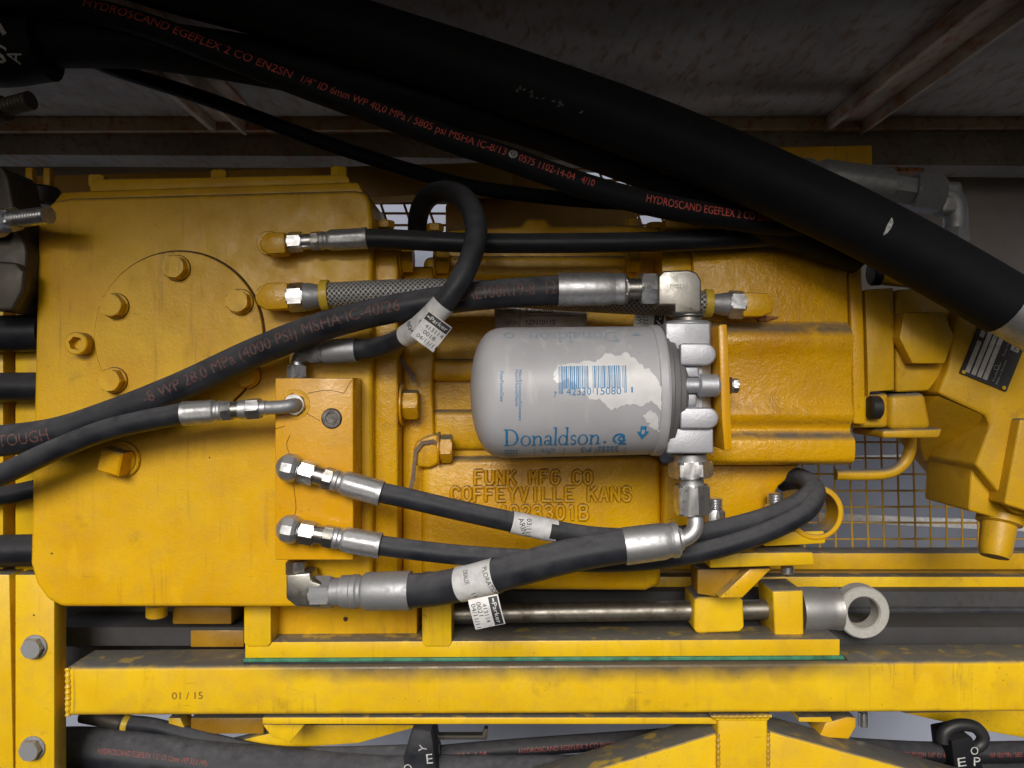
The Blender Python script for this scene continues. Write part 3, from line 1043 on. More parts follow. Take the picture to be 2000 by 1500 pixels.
prof2 = [(y, d + (14 if d < 200 else 0)) for y, d in prof if y < 842]
prof2 = prof2[:-0 or None] + [(842, 240), (446, 240)]
MB().sweep_x(prof2, 1298, 1355, 0, 2).build('neck', M['cast'], t, 50)
MB().prism([(1300, 445), (1300, 425), (1340, 420), (1640, 440), (1650, 450)], 70, 240, 4).build('top_edge', M['cast'], t)
MB().prism([(1657, 500), (1683, 505), (1688, 640), (1692, 830), (1667, 828), (1664, 700)], 10, 240, 5, 3).build('end_flange', M['cast'], t)
hexbolt(t, 'bolt', (1280, 448, 140), 18, 12, M['cast'], 0, (0, 0, 1), .5)

t = thing('support_bracket', 'yellow cast foot below the pump housing with large studs', 'bracket', (1430, 1105, 60))
MB().prism([(1296, 906), (1565, 906), (1552, 925), (1522, 950), (1504, 985), (1500, 1050), (1296, 1050)], 56, 200, 8, 3).build('foot', M['cast'], t)
MB().prism([(1492, 1040), (1610, 1036), (1614, 1062), (1492, 1068)], 30, 190, 4).build('upper_plate', M['frame'], t)
MB().prism([(1386, 1080), (1588, 1078), (1592, 1104), (1386, 1110)], 10, 180, 4).build('lower_plate', M['frame'], t)
MB().prism([(1465, 1111), (1508, 1110), (1450, 1168), (1404, 1168)], 40, 130, 3).build('strut', M['case'], t)
MB().prism([(1362, 1112), (1448, 1112), (1400, 1166), (1362, 1160)], 70, 130, 3).build('strut', M['brown'], t)
MB().cyl(V(1538, 1105, 60), (0, 0, -1), 13, 16, 24, 2).build('bolt', M['zinc'], t)
for cx, cy in ((1396, 1022), (1514, 1012)):
    p = V(cx, cy, 20)
    mb = MB()
    mb.lathe(p, (0, 0, 1), [(0, 0), (0, 20, 'h'), (24, 20, 'h'), (28, 16), (28, 0)], 36, .2, False)
    mb.lathe(p + Vector((0, 0, 28)), (0, 0, 1), [(0, 15)] + [(2 + i * 1.5, 13.5 if i % 2 else 15.5) for i in range(14)] + [(24, 0)], 28, 0, False)
    mb.build('stud', M['zinc'], t)
MB().lathe(V(1572, 992, 90), (0, -1, 0), [(0, 44), (0, 55), (60, 55), (62, 52), (62, 45), (60, 44), (0, 44)], 48, 0, False).build('hose_guide_ring', M['case'], t)

# ---------------------------------------------------------------- axial pump at the far right
t = thing('piston_pump', 'dusty ochre angled pump with a hexagon plug and black nameplate at the right', 'hydraulic pump', (1850, 1000, 60))
MB().prism([(1689, 566), (1745, 562), (1747, 762), (1700, 765), (1696, 780), (1694, 700)], 20, 220, 5, 3).build('flange', M['pump'], t)
MB().prism([(1750, 566), (1838, 560), (1872, 600), (1872, 660), (1850, 720), (1815, 764), (1750, 766)], 24, 230, 6, 3).build('body', M['pump'], t)
MB().prism([(1766, 610), (1844, 609), (1864, 658), (1846, 710), (1782, 710), (1757, 660)], -10, 60, 3, 2).build('hexagon_plug', M['pump'], t)
mb = MB()
mb.prism([(1664, 772), (1737, 766), (1737, 836), (1664, 836)], 30, 160, 10, 4)
mb.prism([(1738, 770), (1808, 766), (1822, 838), (1738, 840)], 22, 160, 12, 4)
mb.prism([(1724, 840), (1842, 836), (1836, 856), (1724, 856)], 6, 150, 6, 3)
mb.build('lower_casting', M['pump'], t)
MB().cyl(V(1696, 796, 18), (1, 0, 0), 23, 23, 32, 3).build('rubber_stop', M['black'], t)
MB().cyl(V(1700, 533, 80), (1, 0, 0), 26, 20, 32, 3).build('shaft_seal', M['black'], t)
MB().cyl(V(1716, 533, 80), (1, 0, -.1), 24, 150, 32, 3).build('shaft_cover', M['pump'], t)
mb = MB()
mb.prism([(1872, 598), (1930, 606), (2030, 660), (2030, 1010), (1985, 1005), (1905, 908), (1934, 832), (1926, 812), (1832, 768), (1852, 718)], 0, 260, 7, 3)
mb.build('angled_body', M['pump'], t)
TT = [V(1800, 800, 60), V(1832, 772, 8), V(1934, 816, 4), V(1938, 896, 150), V(1902, 912, 190), V(1806, 900, 190), V(1796, 868, 150)]
BB = [Vector((v.x, 240, v.z)) for v in TT]
MB().solid(TT + BB, [tuple(range(7)), tuple(range(13, 6, -1))] + [(i, (i + 1) % 7, 7 + (i + 1) % 7, 7 + i) for i in range(7)], 4).build('lower_recess', M['pump'], t)
MB().prism([(1992, 818), (2040, 818), (2040, 1010), (1962, 985)], -26, 60, 5, 3).build('end_cover', M['pump'], t)
MB().prism([(1898, 906), (1975, 940), (2030, 985), (2030, 1035), (1945, 1012), (1892, 998)], 28, 200, 6, 3).build('port_block', M['pump'], t)
pa, pb = V(1953, 1008, 60), V(1942, 1088, 40)
MB().lathe(pa, pb - pa, [(0, 0), (0, 42), (14, 42), (18, 33), (72, 30), (84, 26), (84, 0)], 32, 0, False).build('nozzle', M['pump'], t)
p = Path([(1632, 927, 120), (1720, 926, 120), (1758, 912, 120), (1776, 884, 120), (1779, 845, 120)], 11)
MB().tube(p).build('handle_tube', M['pump'], t)
# nameplate lies on the angled body
ux = (V(1990, 652, -2) - V(1896, 614, -2)).normalized()
uy = Vector((-ux.z, 0, ux.x))
o0 = V(1873, 728, -2)
pl = MB().flat(Flat().rect(0, 0, 98, 122).done(), plane_map(o0, ux, uy, 0))
bm_ = pl.bm
r = bmesh.ops.extrude_face_region(bm_, geom=bm_.faces[:])
for e in r['geom']:
    if isinstance(e, bmesh.types.BMVert):
        e.co.y -= 3
bmesh.ops.recalc_face_normals(bm_, faces=bm_.faces)
np_ = pl.build('nameplate', M['black'], t)
F = Flat()
for x0, y0, y1 in ((8, 6, 72), (8, 80, 116), (21, 6, 116), (33, 6, 116), (45, 6, 116)):
    F.rect(x0, y0, x0 + 9, y1)
F.rect(74, 78, 90, 116)
MB().flat(F.done(), plane_map(o0 - Vector((0, 3, 0)), ux, uy, .4)).build('field', M['plate'], np_)
F = Flat().text('Parker', 88, 81, 10, 32, .02, rot=R(90))
MB().flat(F.done(), plane_map(o0 - Vector((0, 3, 0)), ux, uy, .9)).build('lettering', M['black_ink'], np_)
F = Flat().text('Parker Hannifin AB', 68, 62, 4.5, 52, rot=R(90)).text('Made in Sweden', 76, 6, 4, 50, rot=R(90)).text('Trollhattan', 68, 8, 4, 40, rot=R(90)).ring(62, 36, 5, 4, 20)
MB().flat(F.done(), plane_map(o0 - Vector((0, 3, 0)), ux, uy, .4)).build('lettering', M['white_ink'], np_)
for a, b in ((6, 4), (92, 118), (90, 5)):
    MB().cyl(o0 + ux * a + uy * b + Vector((0, -3, 0)), (0, -1, 0), 4, 2, 16, .8).build('rivet', M['pump'], np_)

# ================================================================ PISTON ROD
t = thing('tie_rod', 'polished steel rod ending in a forged ring eye, under the casing', 'rod', (1300, 1230, 90))
yA, yB = 1198, 1190
chain(t, (870, 1199, 150), (1500, 1190, 150), [('shaft', 'cyl', 0, 630, 19, M['rod'])])
chain(t, (1500, 1192, 150), (1660, 1188, 150), [('barrel', 'flare', 60, 136, 43, M['barrel'])])
mb = MB()
mb.lathe(V(1672, 1187, 182), (0, -1, 0), [(0, 33), (0, 53), (4, 56), (36, 56), (40, 53), (40, 36), (36, 33), (0, 33)], 64, 0, False)
mb.build('eye', M['eye'], t)
MB().prism([(1356, 1170), (1366, 1164), (1440, 1163), (1452, 1172), (1454, 1226), (1446, 1235), (1362, 1238), (1355, 1230)], 105, 200, 12, 4).build('collar', M['frame'], t)
MB().prism([(1509, 1154), (1569, 1152), (1571, 1246), (1564, 1252), (1514, 1252)], 98, 200, 5, 3).build('end_block', M['frame'], t)

# ================================================================ OIL FILTER
ZC, DC = 766, -130
kf = K(DC)
RC = 121.0 * kf
t = thing('oil_filter', 'light grey spin-on oil filter with blue print and a torn barcode label', 'oil filter', (1105, 888, DC))
c0 = V(919, ZC + 2, DC)
c1 = V(1290, ZC - 4, DC)
ax = (c1 - c0).normalized()
can = MB().lathe(c0, ax, [(0, 0), (1, 24), (3.5, 46), (8, 66), (14, 83), (21, 96), (29, 105.5), (38, 111.5), (48, 115), (58, 116.3), (70, 116.5), (312, RC + 3.5), (319, RC + 3), (321, RC + 5.5), (333, RC + 6), (337, RC + 4), (337, 0)][:], 96, 0, False).build('can', M['can'], t)
def fmap(off=.5):
    def fn(x, y):
        """x = photo column on the can, y = arc length above the axis"""
        s = (x - 919) * kf
        r = 116.5 + (RC + 4 - 116.5) * max(0, min(1, (s - 70) / 252)) + off
        th = y / RC
        return c0 + ax * s + Vector((0, -math.cos(th), math.sin(th))) * r
    return fn
def arc(py):
    return RC * math.asin(max(-1, min(1, (ZC - 2 - py) * kf * .955 / RC)))

def serif_word(F, word, x, y, h, w):
    W_ = {'D': .95, 'o': .66, 'n': .68, 'a': .56, 'l': .29, 'd': .68, 's': .44}
    G = Flat()
    cx = 0
    for ch in word:
        if ch == 'D':
            G.rect(cx + .1, 0, cx + .24, .95).rect(cx, 0, cx + .34, .05).rect(cx, .9, cx + .34, .95)
            G.ring(cx + .33, .475, .475, .425, 24, -90, 90, 1.1, .92)
        elif ch == 'o':
            G.ring(cx + .31, .30, .32, .275, 28, 0, 360, .95, .72)
        elif ch == 'n':
            G.rect(cx + .08, .03, cx + .19, .57).rect(cx, 0, cx + .27, .045).rect(cx, .555, cx + .19, .60)
            G.ring(cx + .36, .36, .24, .185, 14, 0, 160, .95, .62).rect(cx + .475, .03, cx + .588, .36).rect(cx + .39, 0, cx + .67, .045)
        elif ch == 'a':
            G.rect(cx + .36, .06, cx + .47, .42).ring(cx + .26, .42, .20, .15, 14, 0, 165, 1.05, .7)
            G.ring(cx + .21, .165, .17, .125, 20, 20, 340, 1.1, .7).rect(cx + .40, .0, cx + .54, .06)
        elif ch == 'l':
            G.rect(cx + .08, .03, cx + .19, 1.0).rect(cx, 0, cx + .27, .045).rect(cx, .955, cx + .19, 1.0)
        elif ch == 'd':
            G.ring(cx + .28, .30, .31, .265, 28, 30, 330, .9, .66).rect(cx + .45, .03, cx + .56, 1.0).rect(cx + .37, .955, cx + .56, 1.0).rect(cx + .45, 0, cx + .65, .045)
        elif ch == 's':
            G.ring(cx + .2, .445, .165, .10, 16, 25, 265, 1.0, .95).ring(cx + .2, .165, .175, .10, 16, -155, 85, 1.0, .95)
        cx += W_[ch]
    for v in G.bm.verts:
        v.co = (x + v.co.x * w / cx, y + v.co.y * h / .95, 0)
    me = bpy.data.meshes.new('tmp')
    G.bm.to_mesh(me)
    F.bm.from_mesh(me)
    bpy.data.meshes.remove(me)
    return F

F = Flat()
serif_word(F, 'Donaldson', 985, arc(861), 37, 178)
F.ring(1171, arc(857), 2.6, 0.1, 12)
# swirl emblem and arrow
F.ring(1197, arc(851), 12, 8, 24, 20, 250).ring(1201, arc(851), 6.5, 3, 20).ring(1197, arc(851), 13, 9.5, 16, 270, 350).rect(1196, arc(863), 1212, arc(860))
F.poly([(1228, arc(838)), (1251, arc(838)), (1239.5, arc(853))]).rect(1234, arc(838), 1245, arc(828))
F.cut(8)
MB().flat(F, fmap(.6)).build('lettering', M['blue_ink'], can)
F = Flat().rect(1236.5, arc(843), 1242.5, arc(834.5)).done()
MB().flat(F, fmap(1.0)).build('arrow_eye', M['can'], can)
# faded upside-down repeat near the top of the can
F = Flat()
serif_word(F, 'Donaldson', 0, 0, 30, 168)
for v in F.bm.verts:
    v.co = (1198 - v.co.x, arc(652) - v.co.y, 0)
F.poly([(1222, arc(660)), (1240, arc(660)), (1231, arc(651))]).ring(995, arc(657), 10, 6.5, 20)
F.cut(8)
MB().flat(F, fmap(.6)).build('lettering', M['pale_blue_ink'], can)
# part number rows along the lower edge
F = Flat()
for x0, w, py, h in ((986, 26, 872, 3), (986, 26, 878, 3), (986, 26, 884, 3), (1160, 40, 869, 3), (1160, 40, 874, 3), (1160, 44, 879, 3)):
    for q in range(5):
        F.rect(x0 + q * w / 5, arc(py), x0 + q * w / 5 + w / 7, arc(py) + 5)
F.text('P5', 1148, arc(867), 22, 20, rot=R(180)).text('CTR', 1080, arc(868), 14, 28, rot=R(180)).text('2', 1066, arc(880), 14, 8)
for x in (1042, 1097, 1156, 1212):
    F.rect(x, arc(885), x + 1.2, arc(868))
F.cut(8)
MB().flat(F, fmap(.6)).build('lettering', M['mid_blue_ink'], can)
F = Flat()
F.text('Miles/Kilometres/Kilometers', 1012, arc(722), 6, 82, rot=R(-90)).text('Hours/Heures/Heures', 1006, arc(722), 6, 58, rot=R(-90)).text('Date/Fecha/Date', 979, arc(724), 6, 48, rot=R(-90))
F.cut(8)
MB().flat(F, fmap(.6)).build('lettering', M['blue_ink'], can)
# torn label with barcode
rnd = random.Random(3)
def rough_poly(pts, k=5, a=3.0):
    out = []
    for i, p in enumerate(pts):
        q = pts[(i + 1) % len(pts)]
        for j in range(k):
            f = j / k
            out.append((p[0] * (1 - f) + q[0] * f + rnd.uniform(-a, a), p[1] * (1 - f) + q[1] * f + rnd.uniform(-a, a)))
    return out
F = Flat()
tp = [(1084, 716), (1098, 712), (1150, 708), (1170, 696), (1196, 698), (1206, 694), (1228, 712), (1258, 735), (1268, 760), (1270, 800), (1250, 782), (1236, 790), (1206, 786), (1180, 798), (1160, 778), (1140, 776), (1128, 764), (1100, 738), (1080, 748), (1072, 732)]
F.poly(rough_poly([(x, arc(y)) for x, y in tp]))
F.cut(7)
MB().flat(F, fmap(.5)).build('torn_label', M['torn'], can)
F = Flat()
F.poly(rough_poly([(x, arc(y)) for x, y in ((1236, 806), (1252, 798), (1264, 812), (1268, 840), (1256, 832), (1246, 822))], 5, 2.5))
F.cut(7)
MB().flat(F, fmap(.5)).build('torn_label', M['torn'], can)
F = Flat()
x = 1084.0
while x < 1207:
    w = rnd.choice((1.0, 1.0, 1.8, 2.6))
    if not (1137 < x < 1141 or 1196 < x < 1198):
        lo = 766 if (x < 1090 or x > 1201 or 1142 < x < 1147) else 757
        F.rect(x, arc(lo), x + w, arc(717))
    x += w + rnd.choice((1.0, 1.0, 1.6))
F.text('42330', 1098, arc(769), 12, 44).text('15080', 1152, arc(769), 12, 44).text('7', 1075, arc(772), 9, 5).text('1', 1214, arc(766), 9, 3)
F.cut(8)
MB().flat(F, fmap(.9)).build('barcode', M['blue_ink'], can)

t = thing('filter_manifold', 'silver cast aluminium filter head screwed between filter and yellow bracket', 'filter head', (1350, 890, DC))
MB().lathe(V(1285, ZC - 4, DC), (1, 0, 0), [(0, 0), (0, RC - 8), (10, RC - 9), (12, 97), (21, 95), (23, 90), (24, 72), (36, 69), (43, 58), (44, 0)], 72, 0, False).build('base_ring', M['alu_grey'], t)
mb = MB()
mb.cyl(V(1342, 628, DC), (0, 0, -1), 42, 248 * kf, 48, 4)
mb.box(1300, 630, 1388, 684, DC - 48, DC + 46, 4, 3)
mb.box(1308, 676, 1374, 846, DC - 40, DC + 46, 4, 3)
mb.box(1316, 690, 1344, 826, DC - 44, DC, 4, 3)
mb.box(1302, 836, 1394, 886, DC - 48, DC + 46, 4, 3)
mb.build('body', M['alu'], t)
for y0, y1, x1 in ((670, 714, 1400), (796, 838, 1405)):
    h = (y1 - y0) / 2
    pts = [(1328, y0), (x1 - h, y0)] + [(x1 - h + h * math.sin(a), y0 + h - h * math.cos(a)) for a in [R(15 * i) for i in range(1, 12)]] + [(x1 - h, y1), (1328, y1)]
    MB().prism(pts, DC - 60, DC + 40, 5, 3).build('lug', M['alu'], t)
MB().cyl(V(1330, 753, DC - 55), (1, 0, 0), 13, 72 * kf, 28, 3).build('boss', M['alu'], t)
MB().cyl(V(1362, 753, DC - 55), (1, 0, 0), 20, 40 * kf, 32, 4).build('boss', M['alu'], t)
mb = MB()
mb.box(1318, 716, 1366, 738, DC - 52, DC, 5, 3)
mb.box(1318, 768, 1362, 794, DC - 52, DC, 5, 3)
mb.build('rib', M['alu'], t)

t = thing('filter_bracket', 'thin upright yellow bracket plate with one silver bolt, right of the filter head', 'bracket', (1416, 880, -60))
MB().prism([(1403, 640), (1406, 633), (1420, 633), (1424, 700), (1430, 874), (1426, 880), (1415, 880), (1410, 820)], -190, -20, 2.5).build('plate', M['block'], t)
hexbolt(t, 'bolt', (1425, 753, -110), 15, 12, M['zinc'], 17, (1, 0, 0), .3)

# ================================================================ HOSES
HG = 'black hydraulic hoses'
def hose(name, label, at, group=HG):
    return thing(name, label, 'hose', at, group)

def paper_tag(parent, path, s0, s1, r_extra=1.0, ang0=-150, ang1=150):
    """white sleeve wrapped round a hose"""
    mb = MB()
    n = 28
    ss = [s0 + (s1 - s0) * i / 8 for i in range(9)]
    rows = []
    for s in ss:
        c, t_, r = path.at(s)
        nn = Vector((0, -1, 0))
        nn = (nn - t_ * nn.dot(t_)).normalized()
        u = nn.cross(t_)
        rows.append([mb.bm.verts.new(c + (nn * math.cos(a) + u * math.sin(a)) * (r + r_extra)) for a in [R(ang0 + (ang1 - ang0) * j / n) for j in range(n + 1)]])
    for A, B in zip(rows, rows[1:]):
        for j in range(n):
            mb.bm.faces.new((A[j], A[j + 1], B[j + 1], B[j]))
    bmesh.ops.recalc_face_normals(mb.bm, faces=mb.bm.faces)
    return mb

def flag_tag(parent, corners, d, texts, thick=1.2, blackbox=None):
    """small paper flag; corners px: origin (bottom left of its own print), end of x, end of y"""
    o = V(*corners[0], d)
    ux = V(*corners[1], d) - o
    uy = V(*corners[2], d) - o
    lx, ly = ux.length, uy.length
    ux, uy = ux.normalized(), uy.normalized()
    b = [o, o + ux * lx, o + ux * lx + uy * ly, o + uy * ly]
    mb = MB()
    k = Vector((0, thick, 0))
    nx = 8
    # gently curled sheet
    top, bot = [], []
    for i in range(nx + 1):
        f = i / nx
        cv = Vector((0, -6 * math.sin(f * math.pi), 0))
        top.append((o + ux * lx * f + cv, o + ux * lx * f + uy * ly + cv))
    vf = [[mb.bm.verts.new(p) for p in pr] for pr in top]
    vb = [[mb.bm.verts.new(p + k) for p in pr] for pr in top]
    for i in range(nx):
        mb.bm.faces.new((vf[i][0], vf[i + 1][0], vf[i + 1][1], vf[i][1]))
        mb.bm.faces.new((vb[i][1], vb[i + 1][1], vb[i + 1][0], vb[i][0]))
        mb.bm.faces.new((vf[i][0], vb[i][0], vb[i + 1][0], vf[i + 1][0]))
        mb.bm.faces.new((vf[i][1], vf[i + 1][1], vb[i + 1][1], vb[i][1]))
    for e, q in ((0, 1), (nx, -1)):
        mb.bm.faces.new((vf[e][0], vf[e][1], vb[e][1], vb[e][0]))
    bmesh.ops.recalc_face_normals(mb.bm, faces=mb.bm.faces)
    tg = mb.build('paper_flag', M['tag'], parent)
    fn = lambda off: (lambda x, y: o + ux * x + uy * y + Vector((0, -6 * math.sin(max(0, min(1, x / lx)) * math.pi) - off, 0)))
    if blackbox:
        x0, y0, x1, y1, word, rot = blackbox
        F = Flat().rect(x0 * lx, y0 * ly, x1 * lx, y1 * ly).cut(None, 6)
        MB().flat(F, fn(.5)).build('print_block', M['black_ink'], tg)
        w, h = (x1 - x0) * lx, (y1 - y0) * ly
        F = Flat().text(word, x0 * lx + w * .2, y0 * ly + h * .28, h * .52, w * .74, .02)
        F.rect(x0 * lx + w * .05, y0 * ly + h * .42, x0 * lx + w * .17, y0 * ly + h * .58)
        MB().flat(F.cut(None, 6), fn(1.0)).build('lettering', M['tag'], tg)
    F = Flat()
    for s, x, y, h, w in texts:
        F.text(s, x * lx, y * ly, h, w, .01)
    MB().flat(F.cut(None, 6), fn(.5)).build('lettering', M['black_ink'], tg)
    return tg

# --- upper straight hose
t = hose('hydraulic_hose', 'slim straight black hose with silver fitting, running right from the topmost yellow elbow', (1000, 470, -42))
chain(t, (555, 474, -42), (720, 465, -42), [('thread', 'cyl', 0, 10, 15, M['zinc']), ('swivel_nut', 'hex', 8, 36, 19, M['zinc']), ('neck', 'cyl', 35, 54, 15, M['zinc']),
                                            ('hex_collar', 'hex', 53, 70, 18, M['nickel']), ('ferrule', 'ferrule', 69, 163, 21, M['ferrule'])])
p, o = hose_tube(t, [(700, 466, -42), (780, 468, -42), (950, 475, -42), (1250, 473, -42), (1450, 465, -30), (1600, 452, -5), (1760, 430, 60)], 19.5, M['rubber'])

# --- braided line
t = hose('braided_hose', 'steel braided hose with yellow sleeves between two yellow elbows', (1000, 580, -40), None)
chain(t, (560, 582, -44), (660, 576, -44), [('thread', 'cyl', 0, 6, 22, M['zinc']), ('swivel_nut', 'hex', 4, 36, 27, M['zinc']), ('sleeve', 'cone', 36, 68, 27, M['ferrule_grey']), ('yellow_sleeve', 'cyl', 68, 84, 31, M['yring'])])
p = Path([(638, 577, -44), (760, 571, -44), (900, 570, -30), (1100, 582, -20), (1250, 590, -30), (1378, 593, -44)], 25, 4)
MB().tube(p, 32).build('braid', M['braid'], t)
chain(t, (1362, 592, -44), (1460, 596, -44), [('neck', 'cyl', 0, 16, 20, M['ferrule_grey']), ('yellow_sleeve', 'cyl', 12, 28, 28, M['yring']), ('sleeve', 'cone2', 29, 62, 23, M['ferrule_grey']), ('swivel_nut', 'hex', 60, 90, 27, M['ferrule'])])
mb = MB()
mb.prism([(1452, 571), (1500, 572), (1513, 590), (1508, 610), (1488, 618), (1452, 618)], -66, -22, 3, 2)
mb.cyl(V(1490, 596, -22), (0, 1, 0), 18, 50, 28, 1)
mb.build('elbow_fitting', M['cast'], t)
t2 = MB().prism([(1475, 617), (1521, 618), (1519, 621), (1500, 627), (1482, 629)], -2, 20, 1).build('rust_flake', M['rust'], t)

# --- long thick printed hose
t = hose('hydraulic_hose', 'thick black hose with brown print sweeping from left edge up to the filter elbow', (560, 700, -100))
p, o = hose_tube(t, [(-60, 864, -62, 31), (0, 861, -64, 31), (105, 846, -66, 30), (210, 813, -70, 30), (350, 757, -80, 29), (490, 692, -94, 29), (600, 648, -106, 29), (700, 618, -116, 28),
                      (800, 597, -124, 28), (900, 582, -130, 28), (1000, 572, -130, 29), (1105, 566, -130, 29)], 29, M['rubber_dusty'])
hose_text(t, p, 'TOUGH', 14, 24, M['brown_ink'], .0, 100)
hose_text(t, p, '-8 WP 28,0 MPa (4000 PSI) MSHA IC-40/26', 296, 23, M['brown_ink'], .12, 492)
hose_text(t, p, 'SAE100R19-8  12', 898, 25, M['brown_ink'], .12, 190)
chain(t, (1090, 566, -130), (1300, 563, -130), [('ferrule', 'smooth2', 0, 132, 32, M['ferrule']), ('hex_collar', 'hex', 120, 136, 27, M['nickel']), ('neck', 'cyl', 135, 166, 20, M['nickel']),
                                                ('swivel_nut', 'hex', 160, 192, 31, M['zinc']), ('thread', 'cyl', 190, 206, 24, M['nickel'])])
mb = MB()
mb.prism([(1286, 540), (1296, 529), (1345, 527), (1362, 533), (1370, 548), (1370, 606), (1366, 612), (1318, 612), (1318, 596), (1286, 596)], DC - 36, DC + 36, 8, 4)
mb.cyl(V(1343, 611, DC), (0, 0, -1), 32, 8, 36, 2)
mb.cyl(V(1343, 619, DC), (0, 0, -1), 26, 12, 36, 2)
el = mb.build('elbow_fitting', M['nickel'], t)
F = Flat().text('M0211', 1309, -563, 9, 34)
MB().flat(F.done(), lambda x, y: V(x, -y, DC - 36.6)).build('lettering', M['white_ink'], el)

# --- looping hose with a tag
t = hose('hydraulic_hose', 'dusty black hose looping up and over from a grey fitting, with a white paper flag', (690, 690, -60))
chain(t, (600, 690, -52), (700, 683, -62), [('neck', 'cyl', -14, 10, 17, M['ferrule_grey']), ('hex_collar', 'hex', 4, 22, 19, M['ferrule_grey']), ('ferrule', 'smooth', 14, 97, 24, M['ferrule_grey'])])
p = Path([(582, 716, -45), (580, 704, -45), (584, 694, -48), (598, 689, -52)], 14, 2)
MB().tube(p).build('tube_elbow', M['zinc'], t)
p, o = hose_tube(t, [(690, 683, -62, 20), (730, 680, -70, 20), (775, 666, -100, 20), (820, 638, -150, 21), (862, 598, -180, 22), (900, 545, -185, 22), (922, 495, -170, 22), (930, 450, -140, 22), (922, 412, -100, 22), (902, 385, -60, 22),
                      (872, 374, -10, 21), (842, 381, 40, 21), (824, 402, 90, 20), (816, 430, 140, 19), (816, 470, 180, 19)], 21, M['rubber_dusty'])
sa, sb = p.s_at_px(793, 0, .4), p.s_at_px(868, 0, .4)
wr = paper_tag(t, p, sa, sb, 2.0).build('paper_wrap', M['tag'], t)
F = Flat().text('CO EXPL', 62, 4, 9, 44, rot=R(-80)).text('804040', 34, 16, 10, 46, rot=R(-80)).text('D', 40, 26, 9, 6, rot=R(-80)).cut(5)
MB().flat(F, p.mapper(sa, 0, 2.5)).build('lettering', M['black_ink'], wr)
flag_tag(t, ((811, 656), (848, 688), (848, 622)), -192, [('413114', .16, .52, 8, 36), ('0018', .28, .32, 8, 24), ('04/11/11', .12, .1, 8, 42)], blackbox=(.12, .72, .98, .97, 'Parker', 0)) if False else None
# flag: reads at about -38 degrees
flag_tag(t, ((812, 664), (847, 688), (848, 615)), -196, [('413114', .30, .50, 8, 30), ('0018', .34, .29, 8, 20), ('04/11/11', .22, .08, 8, 34)], blackbox=(.05, .70, 1.0, .96, 'Parker', 0)) if False else \
flag_tag(t, ((801, 655), (846, 688), (838, 607)), -196, [('413114', .22, .50, 7.5, 36), ('0018', .30, .30, 7.5, 24), ('04/11/11', .18, .09, 7.5, 40)], blackbox=(.02, .70, .98, .97, 'Parker', 0))

# --- hose into the topmost valve port
t = hose('hydraulic_hose', 'black hose from left edge to the bent silver fitting in the uppermost valve block port', (300, 830, -110))
chain(t, (358, 808, -112), (530, 796, -112), [('ferrule', 'ferrule2', 0, 78, 24, M['ferrule']), ('hex_collar', 'hex', 78, 97, 20, M['zinc']), ('neck', 'cyl', 96, 112, 17, M['nickel']), ('neck', 'cyl', 110, 126, 19, M['ferrule']),
                                              ('swivel_nut', 'hex', 124, 152, 20, M['zinc']), ('thread', 'cyl', 150, 164, 15, M['ferrule'])])
p = Path([(515, 797, -112), (550, 795, -112), (568, 792, -108), (576, 790, -100), (578, 789, -84)], 13.5, 2)
MB().tube(p).build('tube_elbow', M['ferrule_grey'], t)
p, o = hose_tube(t, [(374, 807, -112), (340, 811, -110), (215, 838, -104), (105, 880, -98), (0, 928, -94), (-80, 952, -92)], 21.5, M['rubber_dusty'])

# --- two hoses from the lower valve ports, looping at the right
def ball_elbow(root, px, py, d, ex, ey):
    mb = MB()
    c = V(px, py, d)
    a = V(ex, ey, d) - c
    mb.lathe(c - a.normalized() * 26, a, [(0, 0), (2, 10), (7, 18), (14, 24), (24, 26), (33, 25), (39, 21), (41, 17), (a.length + 20, 17), (a.length + 20, 0)], 10, .2, False)
    mb.cyl(c, (0, 1, 0), 20, 24, 32, 1)
    return mb.build('ball_elbow', M['ferrule'], root)
t = hose('hydraulic_hose', 'black hose curving right from the middle valve block port, tagged with torn paper', (745, 962, -112))
ball_elbow(t, 567, 914, -114, 590, 919)
chain(t, (580, 917, -114), (745, 964, -112), [('swivel_nut', 'hex', 6, 36, 22, M['zinc']), ('neck', 'cyl', 35, 56, 18, M['nickel']), ('hex_collar', 'hex', 54, 74, 21, M['nickel']), ('ferrule', 'ferrule', 73, 172, 25, M['ferrule'])])
p, o = hose_tube(t, [(730, 959, -112), (790, 972, -110), (880, 993, -104), (980, 1015, -92), (1080, 1036, -80), (1180, 1050, -70), (1290, 1050, -56), (1390, 1038, -44), (1490, 1013, -30), (1556, 985, -16), (1584, 962, 4),
                      (1576, 942, 34), (1550, 932, 66), (1500, 930, 110)], 20, M['rubber_dusty'])
sa, sb = p.s_at_px(998), p.s_at_px(1088)
wr = paper_tag(t, p, sa, sb, 2.0, -170, 170).build('paper_wrap', M['tag'], t)
F = Flat().text('ARIN', 8, 10, 10, 28, rot=R(-60)).text('03:11:2', 24, 14, 9, 34, rot=R(-80)).cut(5)
F.rect(72, -12, 86, 14)
MB().flat(F.cut(5), p.mapper(sa, 0, 2.5)).build('lettering', M['black_ink'], wr)

